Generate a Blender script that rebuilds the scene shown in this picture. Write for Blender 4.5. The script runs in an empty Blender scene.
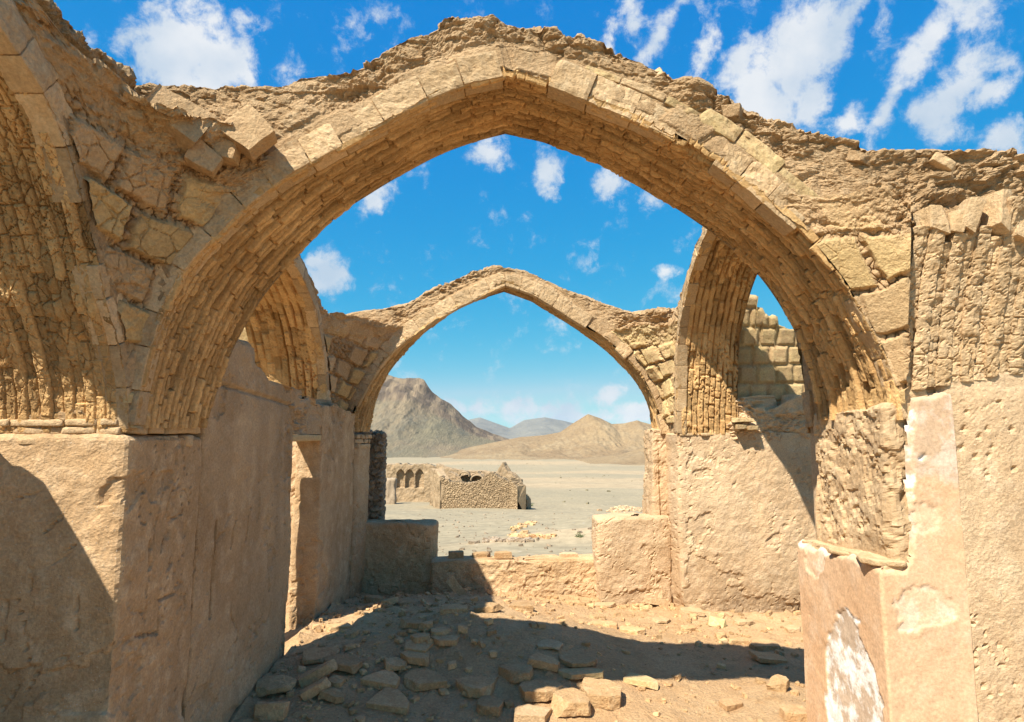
import bpy, math, random
import numpy as np
from mathutils import Matrix, Vector
random.seed(7)
R = math.radians
sc = bpy.context.scene
COL = sc.collection

# ------------------------------------------------------------------ camera, sky, sun, exposure
FPX, VPX, VPY = 625.8, 502.0, 436.0          # focal length in pixels, vanishing point of +Y
CAM = np.array([0.0, 0.0, 1.7])
yaw = math.atan((512 - VPX) / FPX)
pitch = math.atan((VPY - 361) / FPX)
cam = bpy.data.cameras.new('camera'); camo = bpy.data.objects.new('camera', cam); COL.objects.link(camo)
cam.sensor_width = 36; cam.lens = FPX / 1024 * 36; cam.clip_start = .05; cam.clip_end = 20000
camo.location = CAM
camo.rotation_euler = (R(90) + pitch, 0, -yaw)
sc.camera = camo
_M = np.array(camo.rotation_euler.to_matrix())
def ray(px, py):
    d = _M @ np.array([(px - 512) / FPX, (361 - py) / FPX, -1.0])
    return d
def at(px, py, Y):
    d = ray(px, py); return CAM + d * (Y / d[1])
def at_x(px, py, X):
    d = ray(px, py); return CAM + d * (X / d[0])

SUN = np.array([.51, .60, -1.0])              # travel direction
world = bpy.data.worlds.new('World'); sc.world = world; world.use_nodes = True
sun = bpy.data.lights.new('sun', 'SUN'); suno = bpy.data.objects.new('sun', sun); COL.objects.link(suno)
sun.energy = 4.2; sun.angle = R(.5); sun.color = (1, .95, .84)
suno.rotation_euler = Vector(SUN).to_track_quat('-Z', 'Y').to_euler()
suno.location = (-30, -30, 50)
sc.view_settings.view_transform = 'Standard'; sc.view_settings.look = 'None'
sc.view_settings.gamma = 1; sc.view_settings.use_curve_mapping = False
sc.view_settings.exposure = 1.25
sc.render.engine = 'CYCLES'
sc.cycles.use_denoising = True; sc.cycles.use_adaptive_sampling = False; sc.cycles.sample_clamp_indirect = 4
sc.cycles.max_bounces = 10; sc.cycles.diffuse_bounces = 8; sc.cycles.volume_bounces = 1
SKY_STRENGTH = .098

def build_world():
    nt = world.node_tree; N = nt.nodes; L = nt.links; N.clear()
    out = N.new('ShaderNodeOutputWorld'); bg = N.new('ShaderNodeBackground')
    sky = N.new('ShaderNodeTexSky'); sky.sky_type = 'NISHITA'; sky.sun_disc = False
    to_sun = -SUN / np.linalg.norm(SUN)
    sky.sun_elevation = math.asin(to_sun[2])
    sky.sun_rotation = math.atan2(to_sun[0], to_sun[1])
    sky.altitude = 1600; sky.air_density = 1.0; sky.dust_density = .25; sky.ozone_density = 3.0
    # clear desert sky: deepen the blue overhead, per-channel response of the sky's own colour
    sp = N.new('ShaderNodeSeparateColor'); hs = N.new('ShaderNodeCombineColor'); L.new(sky.outputs[0], sp.inputs[0])
    for ch, (ref, to, g, top) in enumerate(((3.67, .95, 2.6, 4.5), (6.05, 2.75, .62, 12.0), (8.2, 3.5, .13, 20.0))):
        c1 = N.new('ShaderNodeMath'); c1.operation = 'MINIMUM'; c1.inputs[1].default_value = top; L.new(sp.outputs[ch], c1.inputs[0])
        c2 = N.new('ShaderNodeMath'); c2.operation = 'DIVIDE'; c2.inputs[1].default_value = ref; L.new(c1.outputs[0], c2.inputs[0])
        c3 = N.new('ShaderNodeMath'); c3.operation = 'POWER'; c3.inputs[1].default_value = g; L.new(c2.outputs[0], c3.inputs[0])
        c4 = N.new('ShaderNodeMath'); c4.operation = 'MULTIPLY'; c4.inputs[1].default_value = to; L.new(c3.outputs[0], c4.inputs[0])
        L.new(c4.outputs[0], hs.inputs[ch])
    tc = N.new('ShaderNodeTexCoord')
    # clouds: soft blobs at fixed sky directions, broken up by noise
    blobs = [(178,52,84,50,22,1.6),(214,70,66,40,30,1.5),(150,58,40,20,10,.8),(240,28,20,18,0,.75),(330,276,44,34,35,1.25),(312,262,25,25,0,.9),
             (378,200,44,20,-28,1.05),(492,152,36,24,-15,1.1),(548,172,28,44,-12,1.1),(614,184,44,22,28,1.1),(650,200,34,18,20,.95),
             (612,36,24,34,28,.9),(632,24,36,18,10,.9),(660,34,22,30,40,.75),(700,66,26,42,25,1.0),
             (800,52,66,70,30,1.4),(760,92,80,48,-20,1.35),(812,98,44,48,20,1.05),(835,30,42,40,30,1.0),(848,122,40,18,-25,.9),
             (888,104,22,52,28,1.1),(930,42,30,48,35,1.15),(972,14,44,30,-30,1.1),(958,88,40,48,40,1.15),(930,118,44,34,-40,1.1),(985,95,44,22,10,1.0),
             (1012,138,40,30,-20,1.15),(668,270,34,14,10,1.0),(540,408,150,26,0,.95),(602,398,52,22,-15,1.05),(640,412,90,26,0,.95),(470,410,90,22,0,.85),(575,416,180,22,0,.9),
             (370,14,30,20,60,.6),(300,82,34,12,-30,.62),(1000,60,30,14,-20,.6),(882,14,24,22,20,.7),(700,10,40,12,-20,.5)]
    tot = None
    for (px, py, w, h, rot, s) in blobs:
        d = Vector(ray(px, py)).normalized()
        rt = d.cross(Vector((0, 0, 1))).normalized(); up = rt.cross(d)
        a = R(-rot); x = rt * math.cos(a) + up * math.sin(a); y = -rt * math.sin(a) + up * math.cos(a)
        m = Matrix((x, y, d)).transposed()
        mp = N.new('ShaderNodeMapping'); mp.vector_type = 'TEXTURE'
        mp.inputs['Location'].default_value = d
        mp.inputs['Rotation'].default_value = m.to_euler()
        k = math.hypot(px - 512, py - 361) / FPX; k = 1 / math.sqrt(1 + k * k)
        mp.inputs['Scale'].default_value = (.74 * w / FPX * k, .74 * h / FPX * k, .3)
        L.new(tc.outputs['Generated'], mp.inputs['Vector'])
        g = N.new('ShaderNodeTexGradient'); g.gradient_type = 'SPHERICAL'; L.new(mp.outputs[0], g.inputs[0])
        mu = N.new('ShaderNodeMath'); mu.operation = 'MULTIPLY'; mu.inputs[1].default_value = s * 1.15
        L.new(g.outputs['Fac'], mu.inputs[0])
        if tot is None: tot = mu
        else:
            ad = N.new('ShaderNodeMath'); ad.operation = 'SMOOTH_MAX'; ad.inputs[2].default_value = .2
            L.new(tot.outputs[0], ad.inputs[0]); L.new(mu.outputs[0], ad.inputs[1]); tot = ad
    n1 = N.new('ShaderNodeTexNoise'); n1.inputs['Scale'].default_value = 24; n1.inputs['Detail'].default_value = 10; n1.inputs['Roughness'].default_value = .66
    n1.inputs['Distortion'].default_value = .15
    L.new(tc.outputs['Generated'], n1.inputs['Vector'])
    ma = N.new('ShaderNodeMath'); ma.operation = 'MULTIPLY_ADD'; ma.inputs[1].default_value = 3.0; ma.inputs[2].default_value = -1.55
    L.new(n1.outputs['Fac'], ma.inputs[0])
    gate = N.new('ShaderNodeMapRange'); gate.inputs['From Min'].default_value = 0; gate.inputs['From Max'].default_value = .18
    L.new(tot.outputs[0], gate.inputs['Value'])
    mg = N.new('ShaderNodeMath'); mg.operation = 'MULTIPLY'; L.new(ma.outputs[0], mg.inputs[0]); L.new(gate.outputs[0], mg.inputs[1])
    su = N.new('ShaderNodeMath'); su.operation = 'ADD'; L.new(tot.outputs[0], su.inputs[0]); L.new(mg.outputs[0], su.inputs[1])
    mr = N.new('ShaderNodeMapRange'); mr.interpolation_type = 'SMOOTHSTEP'
    mr.inputs['From Min'].default_value = .20; mr.inputs['From Max'].default_value = 1.0
    mr.inputs['To Max'].default_value = .93
    L.new(su.outputs[0], mr.inputs['Value'])
    n2 = N.new('ShaderNodeTexNoise'); n2.inputs['Scale'].default_value = 9; n2.inputs['Detail'].default_value = 6
    L.new(tc.outputs['Generated'], n2.inputs['Vector'])
    cr = N.new('ShaderNodeValToRGB'); cr.color_ramp.elements[0].position = .35; cr.color_ramp.elements[1].position = .62
    cr.color_ramp.elements[0].color = (2.35, 2.85, 3.4, 1); cr.color_ramp.elements[1].color = (3.75, 3.85, 3.95, 1)
    L.new(n2.outputs['Fac'], cr.inputs[0])
    mx = N.new('ShaderNodeMix'); mx.data_type = 'RGBA'
    L.new(mr.outputs[0], mx.inputs['Factor']); L.new(hs.outputs[0], mx.inputs[6]); L.new(cr.outputs[0], mx.inputs[7])
    L.new(mx.outputs[2], bg.inputs['Color']); bg.inputs['Strength'].default_value = SKY_STRENGTH
    L.new(bg.outputs[0], out.inputs['Surface'])
build_world()

# ------------------------------------------------------------------ numpy noise
def _h(ix, iy, iz, s):
    with np.errstate(over='ignore'):
        h = (ix.astype(np.int64) * 374761393 + iy.astype(np.int64) * 668265263 + iz.astype(np.int64) * 2147483647 + s * 1274126177) & 0xFFFFFFFF
        h = ((h ^ (h >> 13)) * 1274126177) & 0xFFFFFFFF
        h = ((h ^ (h >> 16)) * 2246822519) & 0xFFFFFFFF
        h = h ^ (h >> 15)
    return (h & 0xFFFFFF) / float(0xFFFFFF)
def vnoise(P, scale, seed=0):
    Q = P * scale; I = np.floor(Q); F = Q - I; F = F * F * F * (F * (F * 6 - 15) + 10)
    I = I.astype(np.int64); x, y, z = I[..., 0], I[..., 1], I[..., 2]; fx, fy, fz = F[..., 0], F[..., 1], F[..., 2]
    r = 0
    for a in (0, 1):
        wa = fx if a else 1 - fx
        for b in (0, 1):
            wb = fy if b else 1 - fy
            for c in (0, 1):
                wc = fz if c else 1 - fz
                r = r + wa * wb * wc * _h(x + a, y + b, z + c, seed)
    return r * 2 - 1
def fbm(P, scale, octv=4, seed=0, rough=.5):
    r = 0; a = 1; t = 0
    for k in range(octv):
        r = r + a * vnoise(P + 17.3 * k, scale * 2.03 ** k, seed + k * 31); t += a; a *= rough
    return r / t
def worley(P, scale, seed=0):
    Q = P * scale; I = np.floor(Q).astype(np.int64); F = Q - I
    f1 = np.full(Q.shape[:-1], 9.0); f2 = f1.copy(); cid = np.zeros(Q.shape[:-1])
    for a in (-1, 0, 1):
        for b in (-1, 0, 1):
            for c in (-1, 0, 1):
                X, Y, Z = I[..., 0] + a, I[..., 1] + b, I[..., 2] + c
                dx = a + _h(X, Y, Z, seed) - F[..., 0]; dy = b + _h(X, Y, Z, seed + 1) - F[..., 1]; dz = c + _h(X, Y, Z, seed + 2) - F[..., 2]
                d = np.sqrt(dx * dx + dy * dy + dz * dz)
                cl = d < f1
                f2 = np.where(cl, f1, np.minimum(f2, d)); cid = np.where(cl, _h(X, Y, Z, seed + 3), cid); f1 = np.where(cl, d, f1)
    return f1, f2, cid
def sst(a, b, x):
    t = np.clip((x - a) / (b - a), 0, 1); return t * t * (3 - 2 * t)
def r2(i, j, s=0):
    i = np.asarray(i); j = np.asarray(j); i, j = np.broadcast_arrays(i, j); return _h(np.floor(i), np.floor(j), np.zeros_like(np.floor(i)), s)

# ------------------------------------------------------------------ objects
BASE = {}
def thing(name, label, cat, base=(0, 0, 0), group=None):
    o = bpy.data.objects.new(name, None); COL.objects.link(o); o.location = base
    o.empty_display_size = .1
    o['label'] = label; o['category'] = cat
    if group: o['group'] = group
    BASE[o] = np.array(base, float); return o
def tag(o, label, cat, group=None):
    o['label'] = label; o['category'] = cat
    if group: o['group'] = group
    return o
def mesh_obj(name, V, F, mat, parent=None, attrs=None, smooth=True, base=None, label=None, kind=None):
    V = np.asarray(V, float).reshape(-1, 3); F = np.asarray(F, np.int32)
    if parent is not None:
        b = BASE[parent]
    else:
        b = np.zeros(3) if base is None else np.array(base, float)
    me = bpy.data.meshes.new(name); n = len(V); k = F.shape[1]
    me.vertices.add(n); me.vertices.foreach_set('co', (V - b).astype(np.float32).ravel())
    me.loops.add(F.size); me.loops.foreach_set('vertex_index', F.ravel())
    me.polygons.add(len(F)); me.polygons.foreach_set('loop_start', np.arange(0, F.size, k, dtype=np.int32))
    me.polygons.foreach_set('loop_total', np.full(len(F), k, np.int32))
    me.polygons.foreach_set('use_smooth', np.full(len(F), smooth))
    for an in ('tint', 'peel'):
        a = (attrs or {}).get(an)
        a = np.full(n, 1.0 if an == 'tint' else 0.0) if a is None else np.asarray(a, float).ravel()
        at_ = me.attributes.new(an, 'FLOAT', 'POINT'); at_.data.foreach_set('value', a.astype(np.float32))
    me.update(); me.validate()
    if mat: me.materials.append(mat)
    o = bpy.data.objects.new(name, me); COL.objects.link(o)
    if parent is not None: o.parent = parent; BASE[o] = b
    else: o.location = b; BASE[o] = b
    if label: o['label'] = label
    if kind: o['kind'] = kind
    return o
def grid_faces(n, m, cu=False, cv=False, flip=False):
    I = np.arange(n * m).reshape(n, m)
    a = I if cu else I[:-1]
    b = np.roll(I, -1, 0) if cu else I[1:]
    def cols(M): return (M, np.roll(M, -1, 1)) if cv else (M[:, :-1], M[:, 1:])
    a0, a1 = cols(a); b0, b1 = cols(b)
    F = np.stack([a0, b0, b1, a1], -1).reshape(-1, 4)
    return F[:, ::-1] if flip else F
def normals(P, cu=False, cv=False):
    def grad(A, ax, cyc):
        if cyc: return np.roll(A, -1, ax) - np.roll(A, 1, ax)
        return np.gradient(A, axis=ax)
    n = np.cross(grad(P, 0, cu), grad(P, 1, cv)); l = np.linalg.norm(n, axis=-1, keepdims=True); return n / np.maximum(l, 1e-9)
def surf(P, disp, ref, cu=False, cv=False):
    """displace grid P along its normal, oriented along ref; gives (P2, flip)"""
    n = normals(P, cu, cv)
    s = np.sign(np.sum(n * ref)) or 1.0
    if disp is None: disp = 0
    return P + n * s * np.asarray(disp)[..., None], s < 0
def grid_obj(name, P, disp, ref, mat, parent=None, attrs=None, cu=False, cv=False, **kw):
    P2, fl = surf(P, disp, ref, cu, cv)
    return mesh_obj(name, P2, grid_faces(P.shape[0], P.shape[1], cu, cv, fl), mat, parent, attrs, **kw)
def rbox(n=(6, 6, 4), r=.12):
    """unit rounded box in [-.5,.5]^3 as (V, F)"""
    V = []; F = []; idx = {}
    lin = [np.concatenate([[-.5], np.linspace(-.5 + r, .5 - r, k), [.5]]) if True else 0 for k in n]
    def vid(i, j, k):
        key = (i, j, k)
        if key not in idx: idx[key] = len(V); V.append((lin[0][i], lin[1][j], lin[2][k]))
        return idx[key]
    nx, ny, nz = [len(l) - 1 for l in lin]
    for i in range(nx):
        for j in range(ny):
            F.append([vid(i, j, 0), vid(i, j + 1, 0), vid(i + 1, j + 1, 0), vid(i + 1, j, 0)])
            F.append([vid(i, j, nz), vid(i + 1, j, nz), vid(i + 1, j + 1, nz), vid(i, j + 1, nz)])
    for i in range(nx):
        for k in range(nz):
            F.append([vid(i, 0, k), vid(i + 1, 0, k), vid(i + 1, 0, k + 1), vid(i, 0, k + 1)])
            F.append([vid(i, ny, k), vid(i, ny, k + 1), vid(i + 1, ny, k + 1), vid(i + 1, ny, k)])
    for j in range(ny):
        for k in range(nz):
            F.append([vid(0, j, k), vid(0, j, k + 1), vid(0, j + 1, k + 1), vid(0, j + 1, k)])
            F.append([vid(nx, j, k), vid(nx, j + 1, k), vid(nx, j + 1, k + 1), vid(nx, j, k + 1)])
    return np.array(V), np.array(F)
def round_pts(V, size, rad):
    """round the corners of box verts already scaled by size"""
    h = np.array(size) / 2; inner = np.clip(V, -(h - rad), h - rad); d = V - inner
    l = np.linalg.norm(d, axis=1, keepdims=True); return np.where(l > 1e-9, inner + d / np.maximum(l, 1e-9) * rad, V)
def lump(size, seed, rad=.012, rough=.006, n=(7, 6, 4), cuts=1, pillow=0.0):
    """worn brick or stone, local coordinates, base at z=0"""
    rng = random.Random(seed); V, F = rbox(n, .1); V = V * np.array(size); V = round_pts(V, size, min(rad, min(size) * .45))
    V = V * np.stack([1 + rng.uniform(-.35, .35) * V[:, 1] / size[1] + 0 * V[:, 0], 1 + rng.uniform(-.35, .35) * V[:, 0] / size[0], 1 + rng.uniform(-.3, .3) * V[:, 0] / size[0]], 1)
    for c in range(cuts):
        d = np.array([rng.choice((-1, 1)) * rng.uniform(.4, 1), rng.choice((-1, 1)) * rng.uniform(.4, 1), rng.uniform(-.2, .8)]); d /= np.linalg.norm(d)
        e = (V @ d); lim = e.max() * rng.uniform(.62, .92); over = np.maximum(e - lim, 0); V = V - d * (over * 1.0)[:, None]
    S = V + seed * 3.7
    dirn = V / np.maximum(np.linalg.norm(V / np.array(size), axis=1, keepdims=True), 1e-6); dirn /= np.maximum(np.linalg.norm(dirn, axis=1, keepdims=True), 1e-6)
    V = V + dirn * (fbm(S, 9, 3, seed) * rough * 1.6 + fbm(S, 35, 3, seed + 5) * rough)[:, None]
    return V, F

# ------------------------------------------------------------------ materials
def new_mat(name):
    m = bpy.data.materials.new(name); m.use_nodes = True; nt = m.node_tree; nt.nodes.clear()
    out = nt.nodes.new('ShaderNodeOutputMaterial'); b = nt.nodes.new('ShaderNodeBsdfPrincipled')
    b.inputs['Roughness'].default_value = .95; b.inputs['Specular IOR Level'].default_value = .12
    nt.links.new(b.outputs[0], out.inputs[0]); return m, nt, b
def earth(name, c0, c1, c2, big=1.2, mid=9, fine=70, bump=.6, dist=.006, rnd=.12, peel=None, speck=.0, stretch=(1, 1, 1), pale=None):
    m, nt, b = new_mat(name); N = nt.nodes; L = nt.links
    tc = N.new('ShaderNodeTexCoord'); oi = N.new('ShaderNodeObjectInfo')
    off = N.new('ShaderNodeVectorMath'); off.operation = 'MULTIPLY_ADD'
    L.new(oi.outputs['Random'], off.inputs[0]); off.inputs[1].default_value = (37, 51, 29); L.new(tc.outputs['Object'], off.inputs[2])
    mp = N.new('ShaderNodeMapping'); mp.inputs['Scale'].default_value = stretch; L.new(off.outputs[0], mp.inputs[0])
    def noise(s, d, r=.6):
        n = N.new('ShaderNodeTexNoise'); n.inputs['Scale'].default_value = s; n.inputs['Detail'].default_value = d; n.inputs['Roughness'].default_value = r
        L.new(mp.outputs[0], n.inputs['Vector']); return n
    nb, nm, nf = noise(big, 5), noise(mid, 7, .65), noise(fine, 6, .7)
    def mix(f, a, c, fac=None):
        x = N.new('ShaderNodeMix'); x.data_type = 'RGBA'
        if f is not None: L.new(f, x.inputs['Factor'])
        else: x.inputs['Factor'].default_value = fac
        for k, v in ((6, a), (7, c)):
            if isinstance(v, tuple): x.inputs[k].default_value = (*v, 1)
            else: L.new(v, x.inputs[k])
        return x.outputs[2]
    def rmp(o, lo, hi):
        r = N.new('ShaderNodeMapRange'); r.interpolation_type = 'SMOOTHSTEP'; r.inputs['From Min'].default_value = lo; r.inputs['From Max'].default_value = hi
        L.new(o, r.inputs['Value']); return r.outputs[0]
    c = mix(rmp(nb.outputs['Fac'], .36, .64), c0, c1)
    c = mix(rmp(nm.outputs['Fac'], .45, .75), c, c2)
    if pale: c = mix(rmp(noise(big * 2.3, 8, .7).outputs['Fac'], .56, .72), c, pale)
    if speck:
        vo = N.new('ShaderNodeTexVoronoi'); vo.inputs['Scale'].default_value = fine * 1.1; L.new(mp.outputs[0], vo.inputs['Vector'])
        s = rmp(vo.outputs['Distance'], .22, .12)
        x = N.new('ShaderNodeSeparateColor'); L.new(vo.outputs['Color'], x.inputs[0])
        g = N.new('ShaderNodeMath'); g.operation = 'GREATER_THAN'; g.inputs[1].default_value = 1 - speck; L.new(x.outputs[0], g.inputs[0])
        mm = N.new('ShaderNodeMath'); mm.operation = 'MULTIPLY'; L.new(s, mm.inputs[0]); L.new(g.outputs[0], mm.inputs[1])
        sc_ = mix(x.outputs[1], (.10, .08, .065), (.62, .54, .43))
        c = mix(mm.outputs[0], c, sc_)
    f = N.new('ShaderNodeMapRange'); f.inputs['To Min'].default_value = .42; f.inputs['To Max'].default_value = 1.58; L.new(nf.outputs['Fac'], f.inputs['Value'])
    def scale(c, o):
        x = N.new('ShaderNodeVectorMath'); x.operation = 'SCALE'; L.new(c, x.inputs[0]); L.new(o, x.inputs['Scale']); return x.outputs[0]
    c = scale(c, f.outputs[0])
    if rnd:
        q = N.new('ShaderNodeMapRange'); q.inputs['To Min'].default_value = 1 - rnd; q.inputs['To Max'].default_value = 1 + rnd
        L.new(oi.outputs['Random'], q.inputs['Value']); c = scale(c, q.outputs[0])
    if peel:
        pa = N.new('ShaderNodeAttribute'); pa.attribute_name = 'peel'
        c = mix(pa.outputs['Fac'], c, scale(mix(rmp(nm.outputs['Fac'], .43, .56), peel[0], peel[1]), f.outputs[0]))
    ta = N.new('ShaderNodeAttribute'); ta.attribute_name = 'tint'; c = scale(c, ta.outputs['Fac'])
    L.new(c, b.inputs['Base Color'])
    bs = N.new('ShaderNodeMath'); bs.operation = 'ADD'; L.new(nm.outputs['Fac'], bs.inputs[0]); L.new(nf.outputs['Fac'], bs.inputs[1])
    bp = N.new('ShaderNodeBump'); bp.inputs['Strength'].default_value = bump; bp.inputs['Distance'].default_value = dist * 2.6
    L.new(bs.outputs[0], bp.inputs['Height']); L.new(bp.outputs[0], b.inputs['Normal'])
    return m
M_mud = earth('mud_plaster', (.55, .365, .20), (.43, .27, .138), (.60, .42, .25), bump=.55, dist=.009, fine=80, speck=.22, pale=(.59, .42, .25))
M_mudl = earth('pale_mud_plaster', (.53, .37, .22), (.465, .31, .175), (.56, .40, .25), bump=.5, dist=.008, fine=80, speck=.16, pale=(.59, .44, .27))
M_soffit = earth('soffit_brick', (.50, .305, .13), (.42, .245, .10), (.55, .355, .165), big=3, mid=14, bump=.6, dist=.007, rnd=.03)
M_crest = earth('rubble_core', (.50, .33, .18), (.42, .265, .135), (.55, .385, .22), big=4, mid=18, bump=.9, dist=.010, rnd=.05)
M_pend = earth('pendentive_brick', (.50, .325, .175), (.43, .275, .14), (.54, .37, .205), big=4, mid=16, bump=.7, dist=.007, rnd=0, peel=((.52, .355, .165), (.47, .315, .145)))
M_ochre = earth('ochre_brick', (.46, .325, .155), (.44, .29, .15), (.52, .39, .20), big=6, mid=20, bump=.5, dist=.006, rnd=.16, pale=(.50, .35, .21))
M_ring = earth('arch_brick', (.53, .36, .20), (.48, .315, .165), (.56, .405, .24), big=5, mid=16, bump=.6, dist=.008, rnd=.10)
M_orange = earth('orange_plaster', (.61, .395, .235), (.57, .35, .195), (.63, .435, .28), big=2.5, mid=8, bump=.25, dist=.005, rnd=0, peel=((.80, .76, .70), (.50, .37, .26)))
M_floor = earth('floor_dirt', (.53, .33, .168), (.575, .375, .20), (.47, .285, .138), big=1.1, mid=7, fine=60, bump=.9, dist=.012, speck=.16, rnd=0)
M_gravel = earth('desert_gravel', (.295, .24, .153), (.325, .26, .165), (.255, .212, .14), big=.05, mid=.4, fine=3, bump=.5, dist=.02, speck=.10, rnd=0, peel=((.41, .305, .185), (.36, .265, .16)))
M_ruinstone = earth('ruin_stone', (.29, .20, .115), (.34, .24, .14), (.23, .16, .095), big=2, mid=6, fine=20, bump=.6, dist=.01, rnd=0)
M_rub = earth('rubble_stone', (.53, .335, .165), (.46, .28, .135), (.57, .385, .21), big=5, mid=18, bump=.8, dist=.008, rnd=.16)
M_brick = earth('loose_brick', (.54, .335, .165), (.49, .285, .135), (.58, .40, .215), big=6, mid=22, bump=.6, dist=.006, rnd=.14)
M_yellow = earth('yellow_brick', (.58, .46, .23), (.52, .40, .19), (.62, .52, .30), big=6, mid=22, bump=.5, dist=.005, rnd=.03)
M_stone = earth('field_stone', (.33, .245, .165), (.40, .30, .20), (.27, .20, .135), big=4, mid=15, bump=.8, dist=.012, rnd=.08)
M_ruin = earth('far_ruin', (.36, .25, .145), (.31, .21, .12), (.40, .29, .18), big=.8, mid=4, fine=20, bump=.6, dist=.02, rnd=0)
M_hillL = earth('slate_hill', (.172, .145, .09), (.228, .172, .105), (.135, .123, .088), big=.012, mid=.05, fine=.4, bump=.8, dist=.7, rnd=0, stretch=(1.6, .3, .3), peel=((.24, .175, .11), (.11, .08, .058)))
M_hillR = earth('sand_hill', (.30, .21, .115), (.245, .165, .09), (.34, .25, .145), big=.014, mid=.06, fine=.5, bump=.8, dist=.6, rnd=0, peel=((.19, .14, .09), (.14, .105, .07)))
M_far = earth('far_rock', (.155, .145, .12), (.19, .175, .14), (.12, .115, .10), big=.002, mid=.01, fine=.05, bump=.8, dist=4, rnd=0)
M_scrub = earth('dry_scrub', (.20, .165, .09), (.24, .19, .11), (.15, .14, .075), rnd=0)
M_plant = earth('weed_leaf', (.07, .11, .03), (.09, .12, .04), (.12, .15, .05), big=6, mid=20, rnd=.1)

# ------------------------------------------------------------------ ground, floor, hills
def ground_z(x, y):
    r = np.hypot(x, y); d = np.maximum(r - 7.6, 0)
    f = np.where(d < 36, .088 * d, 3.17 + 9.8 * (1 - np.exp(-(d - 36) / 150)))
    z = -.10 - f
    P = np.stack([x, y, np.zeros_like(x)], -1)
    z = z + fbm(P, .12, 4, 3) * np.clip(d * .02, 0, .35) + fbm(P, .9, 4, 4) * .03
    z = z + .42 * np.exp(-(((x - 2.9) / 2.6) ** 2 + ((y - 15.5) / 1.5) ** 2)) + .25 * np.exp(-(((x - 5) / 3) ** 2 + ((y - 22) / 2.5) ** 2))
    inside = (np.abs(x) < 3.3) & (y > -3) & (y < 7.2)
    return z - np.where(inside, .35, 0)
def ax(lo, hi, c0, c1, d0, g):
    a = list(np.arange(c0, c1, d0)); s = d0; v = c1
    while v < hi: a.append(v); s *= g; v += s
    a.append(hi); s = d0; v = c0; b = []
    while v > lo: s *= g; v -= s; b.append(max(v, lo))
    return np.array(b[::-1] + a)
gx = ax(-7000, 7000, -6, 9, .12, 1.045); gy = ax(-3000, 9000, 6.5, 26, .12, 1.045)
X, Y = np.meshgrid(gx, gy, indexing='ij')
Z = ground_z(X, Y)
P = np.stack([X, Y, Z], -1)
P0 = P * np.array([1, 1, 0])
sand = np.exp(-(((X - 2.9) / 2.6) ** 2 + ((Y - 15.5) / 1.6) ** 2)) * 1.2
warp = fbm(P0, .02, 3, 8) * 40
band = sst(.05, .40, fbm(np.stack([X * .15, Y + warp * .6, 0 * X], -1), .035, 4, 12)) * sst(30, 90, Y)
sand = np.clip(np.maximum(sand, band * .9) + sst(.3, .8, fbm(P0, .35, 4, 14)) * .5, 0, 1)
mesh_obj('ground', P, grid_faces(*X.shape), M_gravel, attrs={'peel': sand}, kind='structure')

MOUNDS = [(-.75, 5.75, .75, .75, .15), (-1.2, 4.4, .55, .9, .14), (-.1, 6.1, .8, .4, .10), (.35, 4.3, .7, .45, .06), (.05, 5.0, .95, .62, .29), (-.5, 4.9, .6, .4, .05),
          (1.5, 6.2, .5, .3, .04), (-1.45, 5.4, .5, .8, .06)]
def floor_z(x, y):
    x = np.asarray(x, float); y = np.asarray(y, float); z = np.full(np.broadcast(x, y).shape, .015)
    for (mx, my, sx, sy, a) in MOUNDS: z = z + a * np.exp(-(((x - mx) / sx) ** 2 + ((y - my) / sy) ** 2))
    P = np.stack([x + 0 * y, y + 0 * x, 0 * x + 0 * y], -1)
    f = np.exp(-np.abs(x + 1.5) / .10) + np.exp(-np.abs(y - 6.62) / .10) * (x < 1.72) + np.exp(-np.abs(y - 6.06) / .10) * (x > 1.66)
    return z + fbm(P, 1.6, 4, 21) * .03 + .07 * np.clip(f, 0, 1) * (.7 + fbm(P, 5, 3, 22))
fx = np.concatenate([np.arange(-3.25, -1.8, .06), np.arange(-1.8, 2.9, .0125), np.arange(2.9, 3.26, .06)])
fy = np.concatenate([np.arange(-2.9, 3.0, .08), np.arange(3.0, 6.98, .0125), [7.0]])
X, Y = np.meshgrid(fx, fy, indexing='ij'); Z = floor_z(X, Y)
P = np.stack([X, Y, 0 * X], -1)
heap = np.exp(-(((X + .7) / .9) ** 2 + ((Y - 5.4) / 1.3) ** 2))
Z = Z + fbm(P, 9, 4, 23) * (.010 + .018 * heap)
f1, f2, cid = worley(P + .05 * fbm(P, 3, 2, 2)[..., None], 11, 5)
Z = Z + np.maximum(0, .45 - f1) * (cid > .78) * .035 + np.maximum(0, .4 - f1) * (cid > .8) * heap * .03
f1, f2, cid = worley(P, 34, 6)
Z = Z + np.maximum(0, .42 - f1) * (cid > .7) * .022
mesh_obj('floor', np.stack([X, Y, Z], -1), grid_faces(*X.shape), M_floor, kind='structure', smooth=False, attrs={'tint': 1 + .10 * fbm(P, .9, 3, 77)})

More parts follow.
